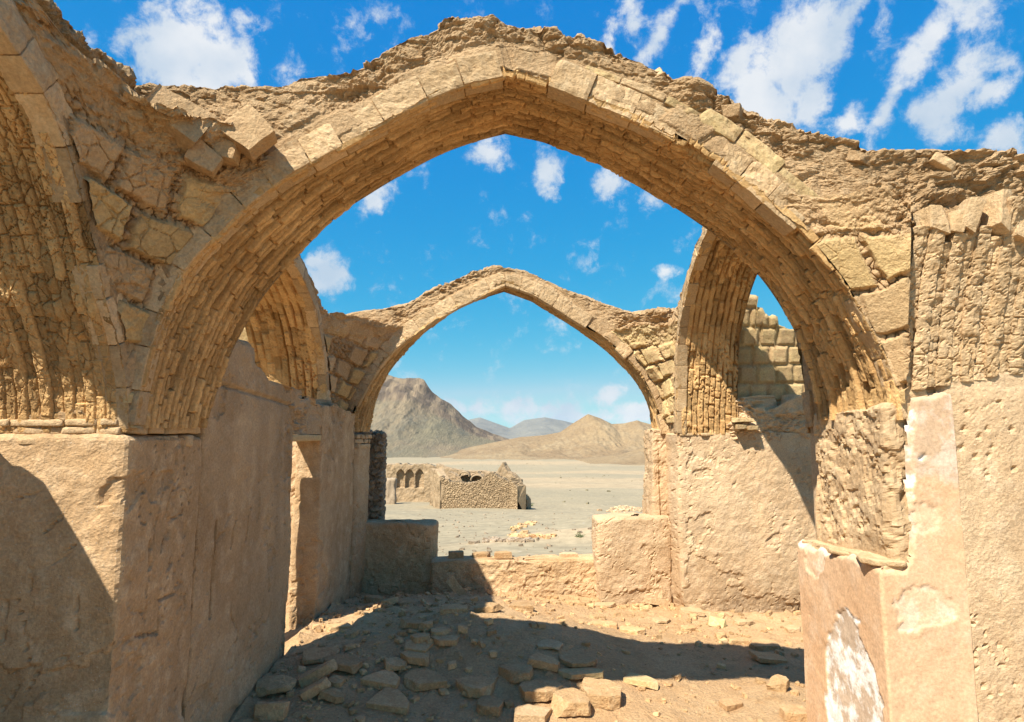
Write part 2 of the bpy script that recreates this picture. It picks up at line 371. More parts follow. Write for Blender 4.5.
def hill(name, pxs, Yc, zb, front, back, mat, seed, nx=260, ny=110, gully=.18, cap=False, dark=None):
    pxs = np.array(pxs, float); pts = np.array([at(a, b, Yc) for a, b in pxs])
    x = np.linspace(pts[0, 0], pts[-1, 0], nx); ridge = np.interp(x, pts[:, 0], pts[:, 2])
    v = np.concatenate([np.linspace(0, 1, ny), np.linspace(1.06, 2, ny // 4)])
    X, V = np.meshgrid(x, v, indexing='ij'); H = np.maximum(ridge - zb, 0)[:, None]
    y = np.where(V <= 1, Yc - front * (1 - V), Yc + back * (V - 1))
    prof = np.where(V <= 1, np.where(V < 1, V ** 1.35, 1), (2 - V) ** 1.2)
    Q = np.stack([X, y * .25, 0 * X], -1); s = 6.0 / (x[-1] - x[0])
    g = np.abs(fbm(Q, s * 2.2, 5, seed, .55)); g2 = fbm(np.stack([X, y, 0 * X], -1), s * 3, 6, seed + 9, .62); g = g + .5 * np.abs(fbm(Q, s * 7, 4, seed + 4, .55))
    mask = np.clip(4 * prof * (1.03 - prof), 0, 1)
    Z = zb + H * (prof - gully * g * mask + .05 * g2 * np.clip(4 * prof * (1.05 - prof), 0, 1))
    pe = np.zeros_like(Z)
    if cap:
        band = sst(.62, .70, prof + .08 * g2) * (V <= 1.2)
        cl = worley(np.stack([X, y, Z], -1), s * 5, seed)[0]
        Z = Z + H * band * (.025 + .085 * (cl - .4)) * (1 - .3 * (V > 1)); pe = band * .9
    if dark is not None:
        pe = np.maximum(pe, sst(.15, .5, fbm(np.stack([X, y, Z * 2], -1), s * 1.5, 4, seed + 3)) * dark)
    Z = np.where(H > .01, Z, zb - 2)
    return mesh_obj(name, np.stack([X, y, Z], -1), grid_faces(*X.shape), mat, kind='structure', attrs={'peel': pe})
hill('hill', [(150, 452), (230, 395), (300, 374), (350, 369), (384, 377), (395, 380), (410, 379), (423, 382), (436, 396), (448, 403), (462, 416), (476, 427), (492, 434), (512, 440), (540, 446), (580, 455)],
     700, -13, 300, 300, M_hillL, 41, 520, 170, .09, cap=True, dark=.35)
hill('hill', [(400, 464), (440, 456), (470, 447), (500, 441), (520, 437), (545, 435), (560, 432), (576, 421), (588, 414), (600, 418), (612, 424), (625, 423), (637, 420), (650, 424), (668, 421), (700, 412), (760, 420), (860, 458)],
     480, -12.6, 130, 200, M_hillR, 52, 420, 130, .26, dark=.5)
hill('hill', [(520, 466), (580, 462), (620, 455), (660, 441), (720, 428), (800, 430), (900, 466)], 330, -11.5, 70, 90, M_hillR, 57, 260, 80, .22, dark=.3)
hill('mountain_range', [(250, 450), (330, 424), (400, 428), (440, 430), (466, 420), (480, 417), (496, 423), (510, 428), (524, 420), (545, 417), (560, 420), (580, 424), (610, 432), (640, 426), (680, 430), (760, 418), (900, 426), (1000, 446)],
     4600, -18, 1200, 900, M_far, 63, 420, 110, .34)

# ------------------------------------------------------------------ masonry builders
def resamp(pts, n):
    pts = np.array(pts, float)
    # smooth curve through the points (Catmull-Rom), then even spacing
    q = np.vstack([2 * pts[0] - pts[1], pts, 2 * pts[-1] - pts[-2]]); o = []
    for i in range(1, len(q) - 2):
        t = np.linspace(0, 1, 24, endpoint=False)[:, None]
        a, b, c, d = q[i - 1], q[i], q[i + 1], q[i + 2]
        o.append(.5 * (2 * b + (c - a) * t + (2 * a - 5 * b + 4 * c - d) * t ** 2 + (3 * b - a - 3 * c + d) * t ** 3))
    o = np.vstack(o + [pts[-1:]]); s = np.r_[0, np.cumsum(np.linalg.norm(np.diff(o, axis=0), axis=1))]
    u = np.linspace(0, s[-1], n); return np.stack([np.interp(u, s, o[:, k]) for k in range(o.shape[1])], 1), s[-1]
def two_sided(left, apex, right, n):
    """intrados resampled so that the sharp apex is kept"""
    a, la = resamp(left + [apex], n); b, lb = resamp([apex] + right, n)
    return np.vstack([a, b[1:]]), la + lb
def soffit_disp(S, W, depth, seed, P, nring=11, eros=1.0, mosaic=0.0):
    """S metres along the arch, W 0..1 front to back: rings of brick on edge, broken and cracked"""
    wob = .30 * vnoise(np.stack([S * 1.1, W * 0, W * 0], -1), 1.0, seed) + .10 * fbm(np.stack([S * 3, W * 3, W * 0], -1), 1.0, 2, seed + 3)
    k = W * nring + wob; ki = np.floor(k); kf = k - ki
    bl = .10 + .12 * r2(ki, 0 * ki, seed + 1); q = S / bl + r2(ki, 0 * ki, seed + 2) * 7; q = q + .18 * vnoise(np.stack([S * 9, ki, 0 * S], -1), 1, seed)
    qi = np.floor(q); qf = q - qi
    e1 = np.minimum(kf, 1 - kf) * depth / nring; e2 = np.minimum(qf, 1 - qf) * bl
    h = (r2(ki, qi, seed + 4) - .5)
    hr = (r2(ki, 0 * ki, seed + 9) - .5)
    kk = 1 - .55 * min(1, mosaic * 1.5)
    d = .014 * h * kk + .012 * hr
    d = d - .020 * (r2(ki, qi, seed + 5) > .9) * eros * kk
    strength = (.75 + .5 * vnoise(P, 2.3, seed + 6)) * kk
    d = d - .034 * strength * (1 - sst(.0, .0075, e1)) - .026 * strength * (1 - sst(0, .006, e2)) * (r2(ki, qi, seed + 8) > .35)
    f1, f2, c = worley(P * (np.array([1.5, .7, .7]) if mosaic else np.array([1, 1, 1])), 15, seed)
    crack = 1 - sst(0, .04 if mosaic else .065, f2 - f1)
    d = d - (.018 if mosaic else .026) * crack * np.clip(.3 + .6 * mosaic + vnoise(P, 1.7, seed + 7), 0, 1) * eros
    if mosaic:
        g1, g2, c2 = worley(P * np.array([1.3, .75, .75]), 26, seed + 40); d = d - .012 * (1 - sst(0, .05, g2 - g1)) * np.clip(mosaic - .2 + .9 * vnoise(P, 2.4, seed + 41), 0, 1) + .004 * (c2 - .5)
    d = d + .010 * fbm(P, 7, 3, seed + 11) + .008 * fbm(P, 26, 4, seed + 12, .6)
    t = 1 + .55 * h + .22 * hr + .14 * fbm(P, 2.5, 3, seed + 13)
    return d, t
def brick_wall(U, V, bw, bh, joint, seed, warp=.02):
    """distance-based brick pattern: (relief 0..1, random per brick, second random)"""
    Q = np.stack([U, V, 0 * U], -1); U = U + warp * fbm(Q, 4, 3, seed); V = V + warp * fbm(Q + 9, 4, 3, seed + 2)
    r = np.floor(V / bh); u = U / bw + .5 * np.mod(r, 2) + .25 * r2(r, 0 * r, seed); c = np.floor(u)
    e = np.minimum(np.minimum(u - c, 1 - (u - c)) * bw, np.minimum(V / bh - r, 1 - (V / bh - r)) * bh)
    return sst(joint * .3, joint * 1.2, e), r2(r, c, seed + 5), r2(r, c, seed + 6), (u - c - .5), (V / bh - r - .5)
def rubble_disp(P, seed, k=1.0):
    P = P * np.array([1, 1, 1.35]) + .05 * np.stack([fbm(P, 4, 2, seed + 60), fbm(P, 4, 2, seed + 61), fbm(P, 4, 2, seed + 62)], -1)
    a = fbm(P, 3.2, 4, seed, .55); f1, f2, c = worley(P, 7.5, seed)
    g1, g2, c2 = worley(P, 19, seed + 7)
    q = np.abs(fbm(P, 6.5, 5, seed + 21, .62)); h1, h2, c3 = worley(P, 36, seed + 15)
    m = sst(-.35, .35, vnoise(P, 2.1, seed + 33)) ; led = -.022 * sst(.0, .05, fbm(P * np.array([1, 1, 2.2]), 3.3, 4, seed + 34))
    k = k * (.40 + .85 * m)
    return led * k + k * (.045 * a + .050 * (.45 - f1) * (c > .5) - .11 * (.15 - np.minimum(q, .15)) + .022 * (.45 - g1) * (c2 > .6) + .012 * (.45 - h1) * (c3 > .5) + .026 * fbm(P, 17, 5, seed + 3, .7))

class Frame:
    """maps arch coordinates (u along the span, d through the wall, z up) to the world"""
    def __init__(s, kind, sgn=1): s.kind = kind; s.sgn = sgn
    def __call__(s, u, d, z):
        u, d, z = np.broadcast_arrays(u, d, z)
        return np.stack([u, d, z], -1) if s.kind == 'x' else np.stack([d, u, z], -1)
    def front(s): return np.array([0, -1, 0]) if s.kind == 'x' else np.array([s.sgn, 0, 0])
def offset_curve(C, r):
    t = np.gradient(C, axis=0); t /= np.linalg.norm(t, axis=1, keepdims=True); n = np.stack([t[:, 1], -t[:, 0]], 1)
    c = C.mean(0); 
    s = np.sign(((C - c) * n).sum(1).mean()); return C + n * s * (r if np.isscalar(r) else r[:, None]), n * s
def arch(T, fr, FI, BI, d0, d1, outer, seed, ring=.15, nr=26, trange=(0, 1), nring=11, crest_k=1.0, ns=46, nd=64, skip_ring=False, brick_face=.5, mats=None, mosaic=0.0, cap_end=False):
    """FI/BI front and back intrados (n,2), outer list of (t,u,z). Parts: soffit, voussoirs, rubble crest."""
    ms, mc, mv = mats or (M_soffit, M_crest, M_ring)
    n = len(FI); S1 = np.r_[0, np.cumsum(np.linalg.norm(np.diff(FI, axis=0), axis=1))]; L = S1[-1]; t = S1 / L
    cen = np.array([FI[:, 0].mean(), FI[:, 1].min() + .2])
    # soffit
    W = np.linspace(0, 1, nd)[None, :]; U = FI[:, 0][:, None] * (1 - W) + BI[:, 0][:, None] * W; Zz = FI[:, 1][:, None] * (1 - W) + BI[:, 1][:, None] * W
    P = fr(U, d0 + (d1 - d0) * W, Zz); S = S1[:, None] + 0 * W; Wb = W + 0 * S
    d, tn = soffit_disp(S, Wb, abs(d1 - d0), seed, P, nring, 1.0, mosaic)
    ref = fr(cen[0] - U, 0 * U, cen[1] - Zz)
    grid_obj('soffit', P, d, ref, ms, T, {'tint': tn}, smooth=False)
    # crest: front face, top and back face in one skin
    oc = np.array(outer, float); oc = np.stack([np.interp(t, oc[:, 0], oc[:, k]) for k in (1, 2)], 1)
    E, nrm = offset_curve(FI, .03)
    din = np.sign(d1 - d0)
    rows = []; 
    for s in np.linspace(0, 1, ns): rows.append((E * (1 - s) + oc * s, d0 + din * (.006 + .02 * s)))
    for s in np.linspace(0, 1, 22)[1:]: rows.append((oc + np.array([0, .05 * math.sin(math.pi * s)]), d0 + din * .026 + (d1 - d0 - din * .026) * s))
    EB, _ = offset_curve(BI, .0)
    for s in np.linspace(0, 1, 22)[1:]: rows.append((oc * (1 - s) + EB * s, np.full(n, d1)))
    P = np.stack([fr(c[:, 0], dd if not np.isscalar(dd) else np.full(n, dd), c[:, 1]) for c, dd in rows], 1)
    ref = P - fr(np.full(n, cen[0]), np.full(n, (d0 + d1) / 2), np.interp(t, [0, .5, 1], [oc[:, 1].min(), oc[:, 1].max() - .2, oc[:, 1].min()]))[:, None, :]
    d = rubble_disp(P, seed + 50, crest_k)
    # keep the body behind the ring faces low on the front
    loop = np.r_[np.linspace(0, 1, ns), np.ones(42)][None, :] + 0 * d
    front = np.r_[np.ones(ns), np.zeros(42)][None, :]
    dist = np.linalg.norm(oc - E, axis=1)[:, None] * loop
    low = (1 - sst(ring * .8, ring * 1.6, dist)) * front
    d = d * (1 - .85 * low) - .004 * low + .004 * low * fbm(P, 30, 3, seed)
    # traces of brickwork in the lower spandrel
    be, br, br2_, _, _ = brick_wall(S1[:, None] + 0 * d, dist, .22, .15, .02, seed + 60)
    bf = front * np.clip(1.3 - dist / .42, 0, 1) * brick_face * (br > .25)
    d = d * (1 - .6 * bf) + bf * (.022 * be + .014 * br2_ - .012)
    edge = np.r_[np.ones(ns + 21), np.linspace(1, 0, 21)][None, :]
    grid_obj('rubble_crest', P, d * np.minimum(edge, 1), front[..., None] * fr.front() + (1 - front[..., None]) * ref * .0 + 1e-9, mc, T, {'tint': 1 + .22 * (br - .5) * bf + .16 * fbm(P, 5, 3, seed)}, smooth=False)
    if cap_end:
        e = P[-1]; c0 = e.mean(0); Q = np.stack([c0 + (e - c0) * q for q in (1.0, .66, .33, .02)], 0)
        grid_obj('broken_end', Q, .5 * rubble_disp(Q, seed + 3) * np.array([0, 1, 1, 1])[:, None], P[-1].mean(0) - P[-8].mean(0) + 0 * Q, mc, T, cv=True)
    # voussoirs
    if not skip_ring:
        rng = random.Random(seed); s = trange[0] * L + .01; k = 0
        while s < trange[1] * L - .06:
            l = rng.uniform(.12, .22) * nr; l = min(l, trange[1] * L - s)
            if rng.random() < .93:
                vous(T, fr, FI, S1, s + .0015, s + l - .0015, -.003, ring * rng.uniform(.86, 1.08), d0 - din * rng.uniform(-.006, .005), d0 + din * .10, seed * 100 + k, mv)
            s += l; k += 1
    return t, oc
def vous(T, fr, FI, S1, s0, s1, r0, r1, da, db, seed, mat, name='voussoir', n=(16, 10, 3), rough=.008):
    V, F = rbox(n, .1); L = s1 - s0; H = r1 - r0; D = abs(db - da); size = np.array([L, H, D])
    Vl = round_pts(V * size, size, .006); rng = random.Random(seed)
    if rng.random() < .35:
        d = np.array([rng.choice((-1, 1)), rng.uniform(.3, 1), -.6 * np.sign(db - da) * np.sign(db - da)]); d /= np.linalg.norm(d)
        e = Vl @ d; lim = e.max() * rng.uniform(.8, .96); Vl = Vl - d * (np.maximum(e - lim, 0) * .8)[:, None]
    tl = rng.uniform(-.02, .02); Vl[:, 2] += Vl[:, 0] * tl
    s = np.clip((s0 + s1) / 2 + Vl[:, 0], 0, S1[-1]); r = (r0 + r1) / 2 + Vl[:, 1] + Vl[:, 0] * rng.uniform(-.03, .03)
    tg = np.gradient(FI, axis=0); _, nm = offset_curve(FI, 0.0)
    k = 7; ker = np.ones(k) / k; nm = np.stack([np.convolve(np.pad(nm[:, j], k // 2, mode='edge'), ker, 'valid') for j in (0, 1)], 1)
    c = np.stack([np.interp(s, S1, FI[:, j]) for j in (0, 1)], 1); nn = np.stack([np.interp(s, S1, nm[:, j]) for j in (0, 1)], 1)
    q = c + nn * r[:, None]; dd = (da + db) / 2 + Vl[:, 2] * np.sign(db - da)
    W = fr(q[:, 0], dd, q[:, 1])
    W = W + fr.front() * (fbm(W, 9, 3, 5) * rough + fbm(W, 32, 4, 6, .65) * rough * .9 - .02 * np.maximum(0, .35 - worley(W, 12, seed)[0]))[:, None]
    fl = np.sign(np.linalg.det(np.stack([fr(1., 0., 0.), fr(0., 1., 0.), fr(0., 0., 1.)]).reshape(3, 3)))
    Fx = fix_wind(W, F)
    return mesh_obj(name, W, Fx, mat, T, {'tint': np.full(len(W), rng.uniform(.82, 1.16))}, smooth=False)
def fix_wind(V, F):
    c = V.mean(0); a = V[F]; nrm = np.cross(a[:, 2] - a[:, 0], a[:, 3] - a[:, 1]); s = ((a.mean(1) - c) * nrm).sum()
    return F if s > 0 else F[:, ::-1]
def prism(name, plan, z0, z1, mat, T=None, seed=1, disp=None, nz=90, rad=.03, tintf=None, top_in=.02, **kw):
    """plan: list of (x, y, spacing of the edge that starts here); z1 number or function(x,y)"""
    pl = np.array([(a, b) for a, b, _ in plan]); n = len(pl); loop = []
    for i in range(n):
        p, q, prv = pl[i], pl[(i + 1) % n], pl[i - 1]
        L = np.linalg.norm(q - p); dirv = (q - p) / L; pd = (prv - p) / np.linalg.norm(prv - p)
        r = min(rad, L * .4)
        for a in np.linspace(0, 1, 5)[:-1]:     # rounded corner
            loop.append((p + pd * r) * (1 - a) ** 2 + 2 * a * (1 - a) * p + (p + dirv * r) * a * a)
        m = max(2, int((L - 2 * r) / plan[i][2]))
        for a in np.linspace(0, 1, m, endpoint=False): loop.append(p + dirv * (r + (L - 2 * r) * a))
    loop = np.array(loop); c = loop.mean(0); m = len(loop)
    z1v = np.array([z1(x, y) if callable(z1) else z1 for x, y in loop])
    v = np.concatenate([np.linspace(0, 1, nz)]); Zz = z0 + (z1v[:, None] - z0) * v[None, :]
    P = np.concatenate([np.repeat(loop[:, None, :], nz, 1), Zz[..., None]], -1)
    # top: shrink to the middle
    caps = []
    for s, dz in ((.985, .012), (.95, .022), (.8, .028), (.5, .03), (.12, .03)):
        q = c + (loop - c) * s; caps.append(np.concatenate([q, (z1v + dz)[:, None]], 1)[:, None, :])
    P = np.concatenate([P] + caps, 1)
    nrm = normals(P, cu=True)
    out = P - np.array([c[0], c[1], (z0 + np.mean(z1v)) / 2]); sg = np.sign((nrm[:, :nz] * out[:, :nz]).sum())
    d = disp(P) if disp else (.012 * fbm(P, 1.5, 3, seed) + .007 * fbm(P, 6, 3, seed + 1) + .003 * fbm(P, 28, 3, seed + 2))
    at_ = {}
    if isinstance(d, tuple): d, at_ = d
    P2 = P + nrm * sg * d[..., None]
    kw.setdefault('smooth', False); return mesh_obj(name, P2, grid_faces(P.shape[0], P.shape[1], True, False, sg < 0), mat, T, at_, **kw)
def mud_disp(seed, k=1.0, scr=1.0, strokes=None):
    def f(P):
        # scratches, pits, hollows and rain streaks worn into mud plaster
        st = P * np.array([1, 1, .3]); g = vnoise(st + .25 * fbm(P, 3, 2, seed)[..., None], 9, seed + 4)
        scratch = (1 - sst(0, .06, np.abs(g))) * sst(.2, .5, vnoise(P, 2.1, seed + 5))
        pits = np.maximum(0, .30 - worley(P, 20, seed + 6)[0]) * (vnoise(P, 3, seed + 8) > .15)
        ridge = np.abs(fbm(P * np.array([1, 1, .6]), 2.2, 5, seed + 12, .6)); crack = (1 - sst(0, .014, ridge)) * sst(.0, .4, vnoise(P, 1.3, seed + 13))
        fl = sst(.10, .16, fbm(P, 2.6, 5, seed + 15, .6) - .25 + .55 * np.exp(-np.maximum(P[..., 2], 0) / .35))
        d = -.012 * fl + k * (.018 * fbm(P, 1.3, 3, seed) + .012 * fbm(P, 4.5, 4, seed + 1) + .006 * fbm(P, 22, 4, seed + 2, .6)) - scr * (.015 * scratch + .05 * pits + .012 * crack)
        if strokes is not None: d = d - carve(P, strokes)
        streak = fbm(P * np.array([1, 1, .12]), 6, 4, seed + 14)
        return d, {'tint': 1 - .07 * fl + .22 * fbm(P, 1.3, 5, seed + 9, .6) + .16 * streak - .06 * scratch}
    return f
def carve(P, strokes):
    """gouges along polylines given as (points, half width, depth)"""
    out = np.zeros(P.shape[:-1]); jit = P + .008 * np.stack([fbm(P, 25, 2, 1), fbm(P, 25, 2, 2), fbm(P, 25, 2, 3)], -1)
    for pts, w, dep in strokes:
        pts = np.array(pts)
        for a, b in zip(pts[:-1], pts[1:]):
            lo = np.minimum(a, b) - .05; hi = np.maximum(a, b) + .05
            m = np.all((P > lo) & (P < hi), -1)
            if not m.any(): continue
            q = jit[m] - a; ab = b - a; t = np.clip(q @ ab / (ab @ ab), 0, 1); dist = np.linalg.norm(q - t[:, None] * ab, axis=1)
            out[m] = np.maximum(out[m], dep * (1 - sst(w * .3, w * 1.3, dist)))
    return out
def strokes_on(lines, fn, w, dep): return [([fn(px, py) for px, py in L_], w, dep) for L_ in lines]
def stone_disp(seed, sc_=6, amp=.05):
    def f(P):
        f1, f2, c = worley(P * np.array([1, 1, 1.5]), sc_, seed)
        return amp * (sst(0, .28, f2 - f1) - .5) + amp * .7 * (c - .5) + .2 * amp * fbm(P, 20, 3, seed), {'tint': .8 + .4 * c}
    return f
ZS = 1.715            # springing height

# ------------------------------------------------------------------ near arch
A0, A1 = 2.6, 3.2
aL = [(134, 428), (138, 396), (150, 346), (166, 303), (186, 267), (213, 238), (246, 206), (282, 179), (340, 146), (383, 123), (413, 106), (460, 86)]
aR = [(548, 85), (583, 99), (632, 118), (680, 142), (730, 174), (767, 205), (806, 239), (841, 280), (868, 324), (886, 358), (898, 392), (902, 420)]
bL = [(206, 428), (216, 395), (233, 350), (259, 303), (285, 270), (313, 240), (340, 214), (370, 194), (400, 176), (440, 155), (475, 142)]
bR = [(533, 140), (553, 146), (602, 166), (649, 193), (683, 213), (722, 241), (759, 276), (787, 317), (804, 354), (814, 391), (817, 420)]
xz = lambda L_, Y: [tuple(at(a, b, Y)[[0, 2]]) for a, b in L_]
FA, LA = two_sided(xz(aL, A0), xz([(509, 74)], A0)[0], xz(aR, A0), 420)
BA, _ = two_sided(xz(bL, A1), xz([(505, 134)], A1)[0], xz(bR, A1), 420)
sky = [(203, 95), (219, 96), (286, 95), (306, 86), (340, 83), (360, 78), (396, 53), (430, 43), (446, 28), (453, 23), (493, 24), (519, 33), (546, 38), (579, 50), (606, 52), (632, 70), (672, 86), (710, 97), (744, 114), (781, 127), (814, 143), (841, 146), (868, 158), (915, 157), (1005, 157)]
skyw = [at(a, b, A0 + .1) for a, b in sky]
skyx = np.array([p[0] for p in skyw])
tA = .13 + (.87 - .13) * (skyx - (-2.35)) / (2.3 - (-2.35))
outA = [(0, -2.35, ZS)] + [(.10, -2.35, skyw[0][2] + .02)] + [(tt, p[0], p[2]) for tt, p in zip(tA, skyw)] + [(.93, 3.1, skyw[-1][2]), (1, 3.1, ZS)]
TA = thing('pointed_arch', 'large near pointed mud-brick arch with crumbling rubble top framing the view', 'arch', (.06, 2.9, ZS))
FX = Frame('x')
arch(TA, FX, FA, BA, A0, A1, outA, 3, ring=.128, nr=1.0, nring=17, ns=90, nd=180)
SA = np.r_[0, np.cumsum(np.linalg.norm(np.diff(FA, axis=0), axis=1))]
# second row of ochre bricks on the right haunch
s = .56 * LA; k = 0
while s < .86 * LA:
    l = random.uniform(.15, .24); big = s > .64 * LA
    vous(TA, FX, FA, SA, s + .003, s + l - .004, .132, .132 + (random.uniform(.06, .085) if big else random.uniform(.03, .05)), A0 + random.uniform(.002, .010), A0 + .12, 900 + k, M_ochre if random.random() < .5 else M_ring)
    s += l; k += 1

# ------------------------------------------------------------------ near left side vault
XL0, XL1 = -1.53, -2.12
FY = Frame('y', 1); FYR = Frame('y', -1)
prof = [(2.60, 0), (2.58, .15), (2.50, .34), (2.40, .50), (2.29, .70), (2.13, .97), (1.98, 1.12), (1.65, 1.30), (1.3, 1.41)]
far_ = [(y, ZS + h) for y, h in prof[:8]]
FLL, _ = resamp(far_, 340)
TLL = thing('side_vault', 'shaded broken barrel vault of cracked brick at upper left edge', 'vault', (-1.9, 2.2, ZS))
outL = [(0, 3.0, ZS + .1), (.1, 2.95, ZS + 1.35), (.45, 2.5, ZS + 1.47), (.72, 2.05, ZS + 1.46), (1, 1.60, ZS + 1.45)]
arch(TLL, FY, FLL, FLL.copy(), XL0, XL1, outL, 11, ring=.12, nr=1.05, nring=13, ns=60, nd=190, mosaic=.75, cap_end=True)

def pend(T, name, ca, cb, corner, seed, mat, bulge=.22, nu=180, nv=200, bw=.235, bh=.215, ztop=None, ang=.18, tilt=1.0, dk=1.0):
    """corner surface between two arch rings; ca, cb functions h->(x,y) for h in metres above ZS"""
    w = np.linspace(0, 1, nu)[:, None]; zt_ = np.interp(w[:, 0], np.linspace(0, 1, len(ztop)), ztop) if hasattr(ztop, '__len__') else np.full(nu, ztop)
    zt_ = zt_ + .05 * fbm(np.stack([w[:, 0] * 2.2, 0 * zt_, 0 * zt_ + seed], -1), 3, 5, seed, .6); ztop = zt_.max()
    H = .12 + (zt_[:, None] - .12) * np.linspace(0, 1, nv)[None, :]; A = np.array([[ca(q) for q in r_] for r_ in H]); B = np.array([[cb(q) for q in r_] for r_ in H])
    C = np.array(corner)
    P = A * (1 - w[..., None]) + B * w[..., None]
    mid = (A + B) / 2; to = C - mid
    P = P + to * (bulge * 4 * w * (1 - w))[..., None]
    P = np.concatenate([P, (ZS + H)[..., None]], -1)
    wid = np.linalg.norm(A - B, axis=-1); U = (w - .5) * wid; Vv = H * 1.2
    a = ang; Ur = U * math.cos(a) + Vv * math.sin(a); Vr = -U * math.sin(a) + Vv * math.cos(a)
    e, r, q, lu, lv = brick_wall(Ur, Vr, bw, bh, .024, seed, .05)
    keep = (r > .2)
    f1, f2, _c = worley(P, 13, seed + 9); ck = (1 - sst(0, .07, f2 - f1)) * np.clip(.25 + vnoise(P, 3, seed + 8), 0, 1)
    j1, j2, _d = worley(P, 30, seed + 11)
    d = .030 * e * keep + tilt * (.024 * (q - .5) * e + .06 * lu * (r - .5) + .06 * lv * (q - .5)) - .012 * ck * e + (1 - e * keep) * (.035 * (.4 - j1) - .02 * (1 - sst(0, .12, j2 - j1))) + .010 * fbm(P, 13, 5, seed, .65) + .012 * fbm(P, 5, 3, seed)
    top = sst(.30, .06, zt_[:, None] - H) + .35 * fbm(P, 4, 3, seed); top = np.clip(top, 0, 1)
    d = d * (1 - top) + top * (rubble_disp(P, seed + 3, 1.25))
    d = d * dk
    ref = np.array([-C[0] * .5, 1.05 - C[1], 0])
    P, fl_ = surf(P, d, ref)
    cap = np.stack([P[:, -1] * (1 - s) + np.array([C[0] * 1.06, C[1] + .08, ZS + ztop - .02]) * s for s in np.linspace(.08, 1, 8)], 1)
    cap[..., 2] += .03 * fbm(cap, 8, 3, seed) * np.linspace(0, 1, 8)[None, :]
    P = np.concatenate([P, cap], 1)
    tn = np.concatenate([1 + .28 * (r - .5) - .06 * (1 - e) + 0 * top, np.ones((nu, 8))], 1)
    pe = np.concatenate([sst(.42, .55, q) * e * keep * (1 - top), np.zeros((nu, 8))], 1)
    return mesh_obj(name, P, grid_faces(P.shape[0], P.shape[1], flip=fl_), mat, T, {'tint': tn, 'peel': pe}, smooth=False)
EA, _ = offset_curve(FA, .08); EL, _ = offset_curve(FLL, .05)
half = len(EA) // 2
def curve_h(E, lo, hi):
    seg = E[lo:hi]; o = np.argsort(seg[:, 1]); z = seg[o, 1] - ZS; x = seg[o, 0]; return lambda q: np.interp(q, z, x)
cAl = curve_h(EA, 0, half); EA2, _ = offset_curve(FA, .02); cAr = curve_h(EA2, half, len(EA2)); cLf = curve_h(EL, 0, len(EL))
TP = thing('pendentive', 'patchwork of big square bricks filling corner between left vault and near arch', 'vault corner', (-1.5, 2.6, ZS))

pend(TP, 'brick_face', lambda q: (max(cAl(q), XL0) , A0 + .015), lambda q: (XL0 - .02, min(cLf(q), A0)), (XL0, A0), 31, M_pend, ztop=[1.14, 1.24, 1.26, 1.28, 1.36])
def stick_brick(T, px, py, Y, size, rot, seed, mat=M_pend, name='brick'):
    V, F = lump(size, seed, .005, .005, n=(14, 9, 10), cuts=2); Rm = np.array(Matrix.Rotation(R(rot[2]), 3, 'Z') @ Matrix.Rotation(R(rot[0]), 3, 'X') @ Matrix.Rotation(R(rot[1]), 3, 'Y'))
    return mesh_obj(name, V @ Rm.T + at(px, py, Y), F, mat, T, smooth=False)
stick_brick(TP, 246, 131, 2.50, (.20, .10, .16), (-8, 42, 8), 71)
stick_brick(TP, 176, 118, 2.40, (.22, .10, .15), (-12, 28, 30), 72)
stick_brick(TP, 116, 112, 2.33, (.20, .09, .22), (-10, -12, 42), 73)
stick_brick(TP, 226, 152, 2.50, (.10, .08, .08), (0, 10, 10), 74)
stick_brick(TP, 205, 160, 2.47, (.12, .08, .09), (0, 30, 20), 75)

# ------------------------------------------------------------------ near left pier
TPL = thing('pier', 'smooth mud-plastered pier at left, sunlit stripe across its front, shaded side', 'pier', (-2.3, 2.9, 0))
fine = .011
zc = lambda pts: [(x / 2.982, 480 + y / 2.982) for x, y in pts]
side = strokes_on([zc(q) for q in ([(420, 465), (475, 455), (480, 400), (482, 360), (525, 335), (545, 310)], [(545, 405), (560, 370), (550, 310), (535, 300)], [(570, 420), (580, 380), (578, 330), (630, 310), (635, 290)],
        [(510, 700), (510, 660), (540, 620), (555, 590)], [(580, 660), (585, 580), (625, 535)], [(480, 210), (515, 110)], [(440, 265), (445, 180)], [(500, 270), (515, 250)])], lambda a, b: at_x(a, b, -1.515), .008, .024)
frontal = strokes_on([zc(q) for q in ([(70, 630), (120, 555)], [(130, 155), (190, 105)], [(0, 690), (40, 620)], [(10, 480), (20, 365)], [(225, 470), (225, 340)], [(30, 60), (110, 40)], [(160, 250), (215, 200)], [(90, 330), (100, 250)])], lambda a, b: at(a, b, 2.585), .0055, .012)
prism('body', [(-1.51, 2.585, fine), (-1.525, 3.25, .08), (-3.2, 3.25, .2), (-3.2, 2.585, fine * 1.3)], -.1, ZS - .035, M_mud, TPL, 3, mud_disp(201, 1.0, 1.0, side + frontal), nz=190, rad=.035)
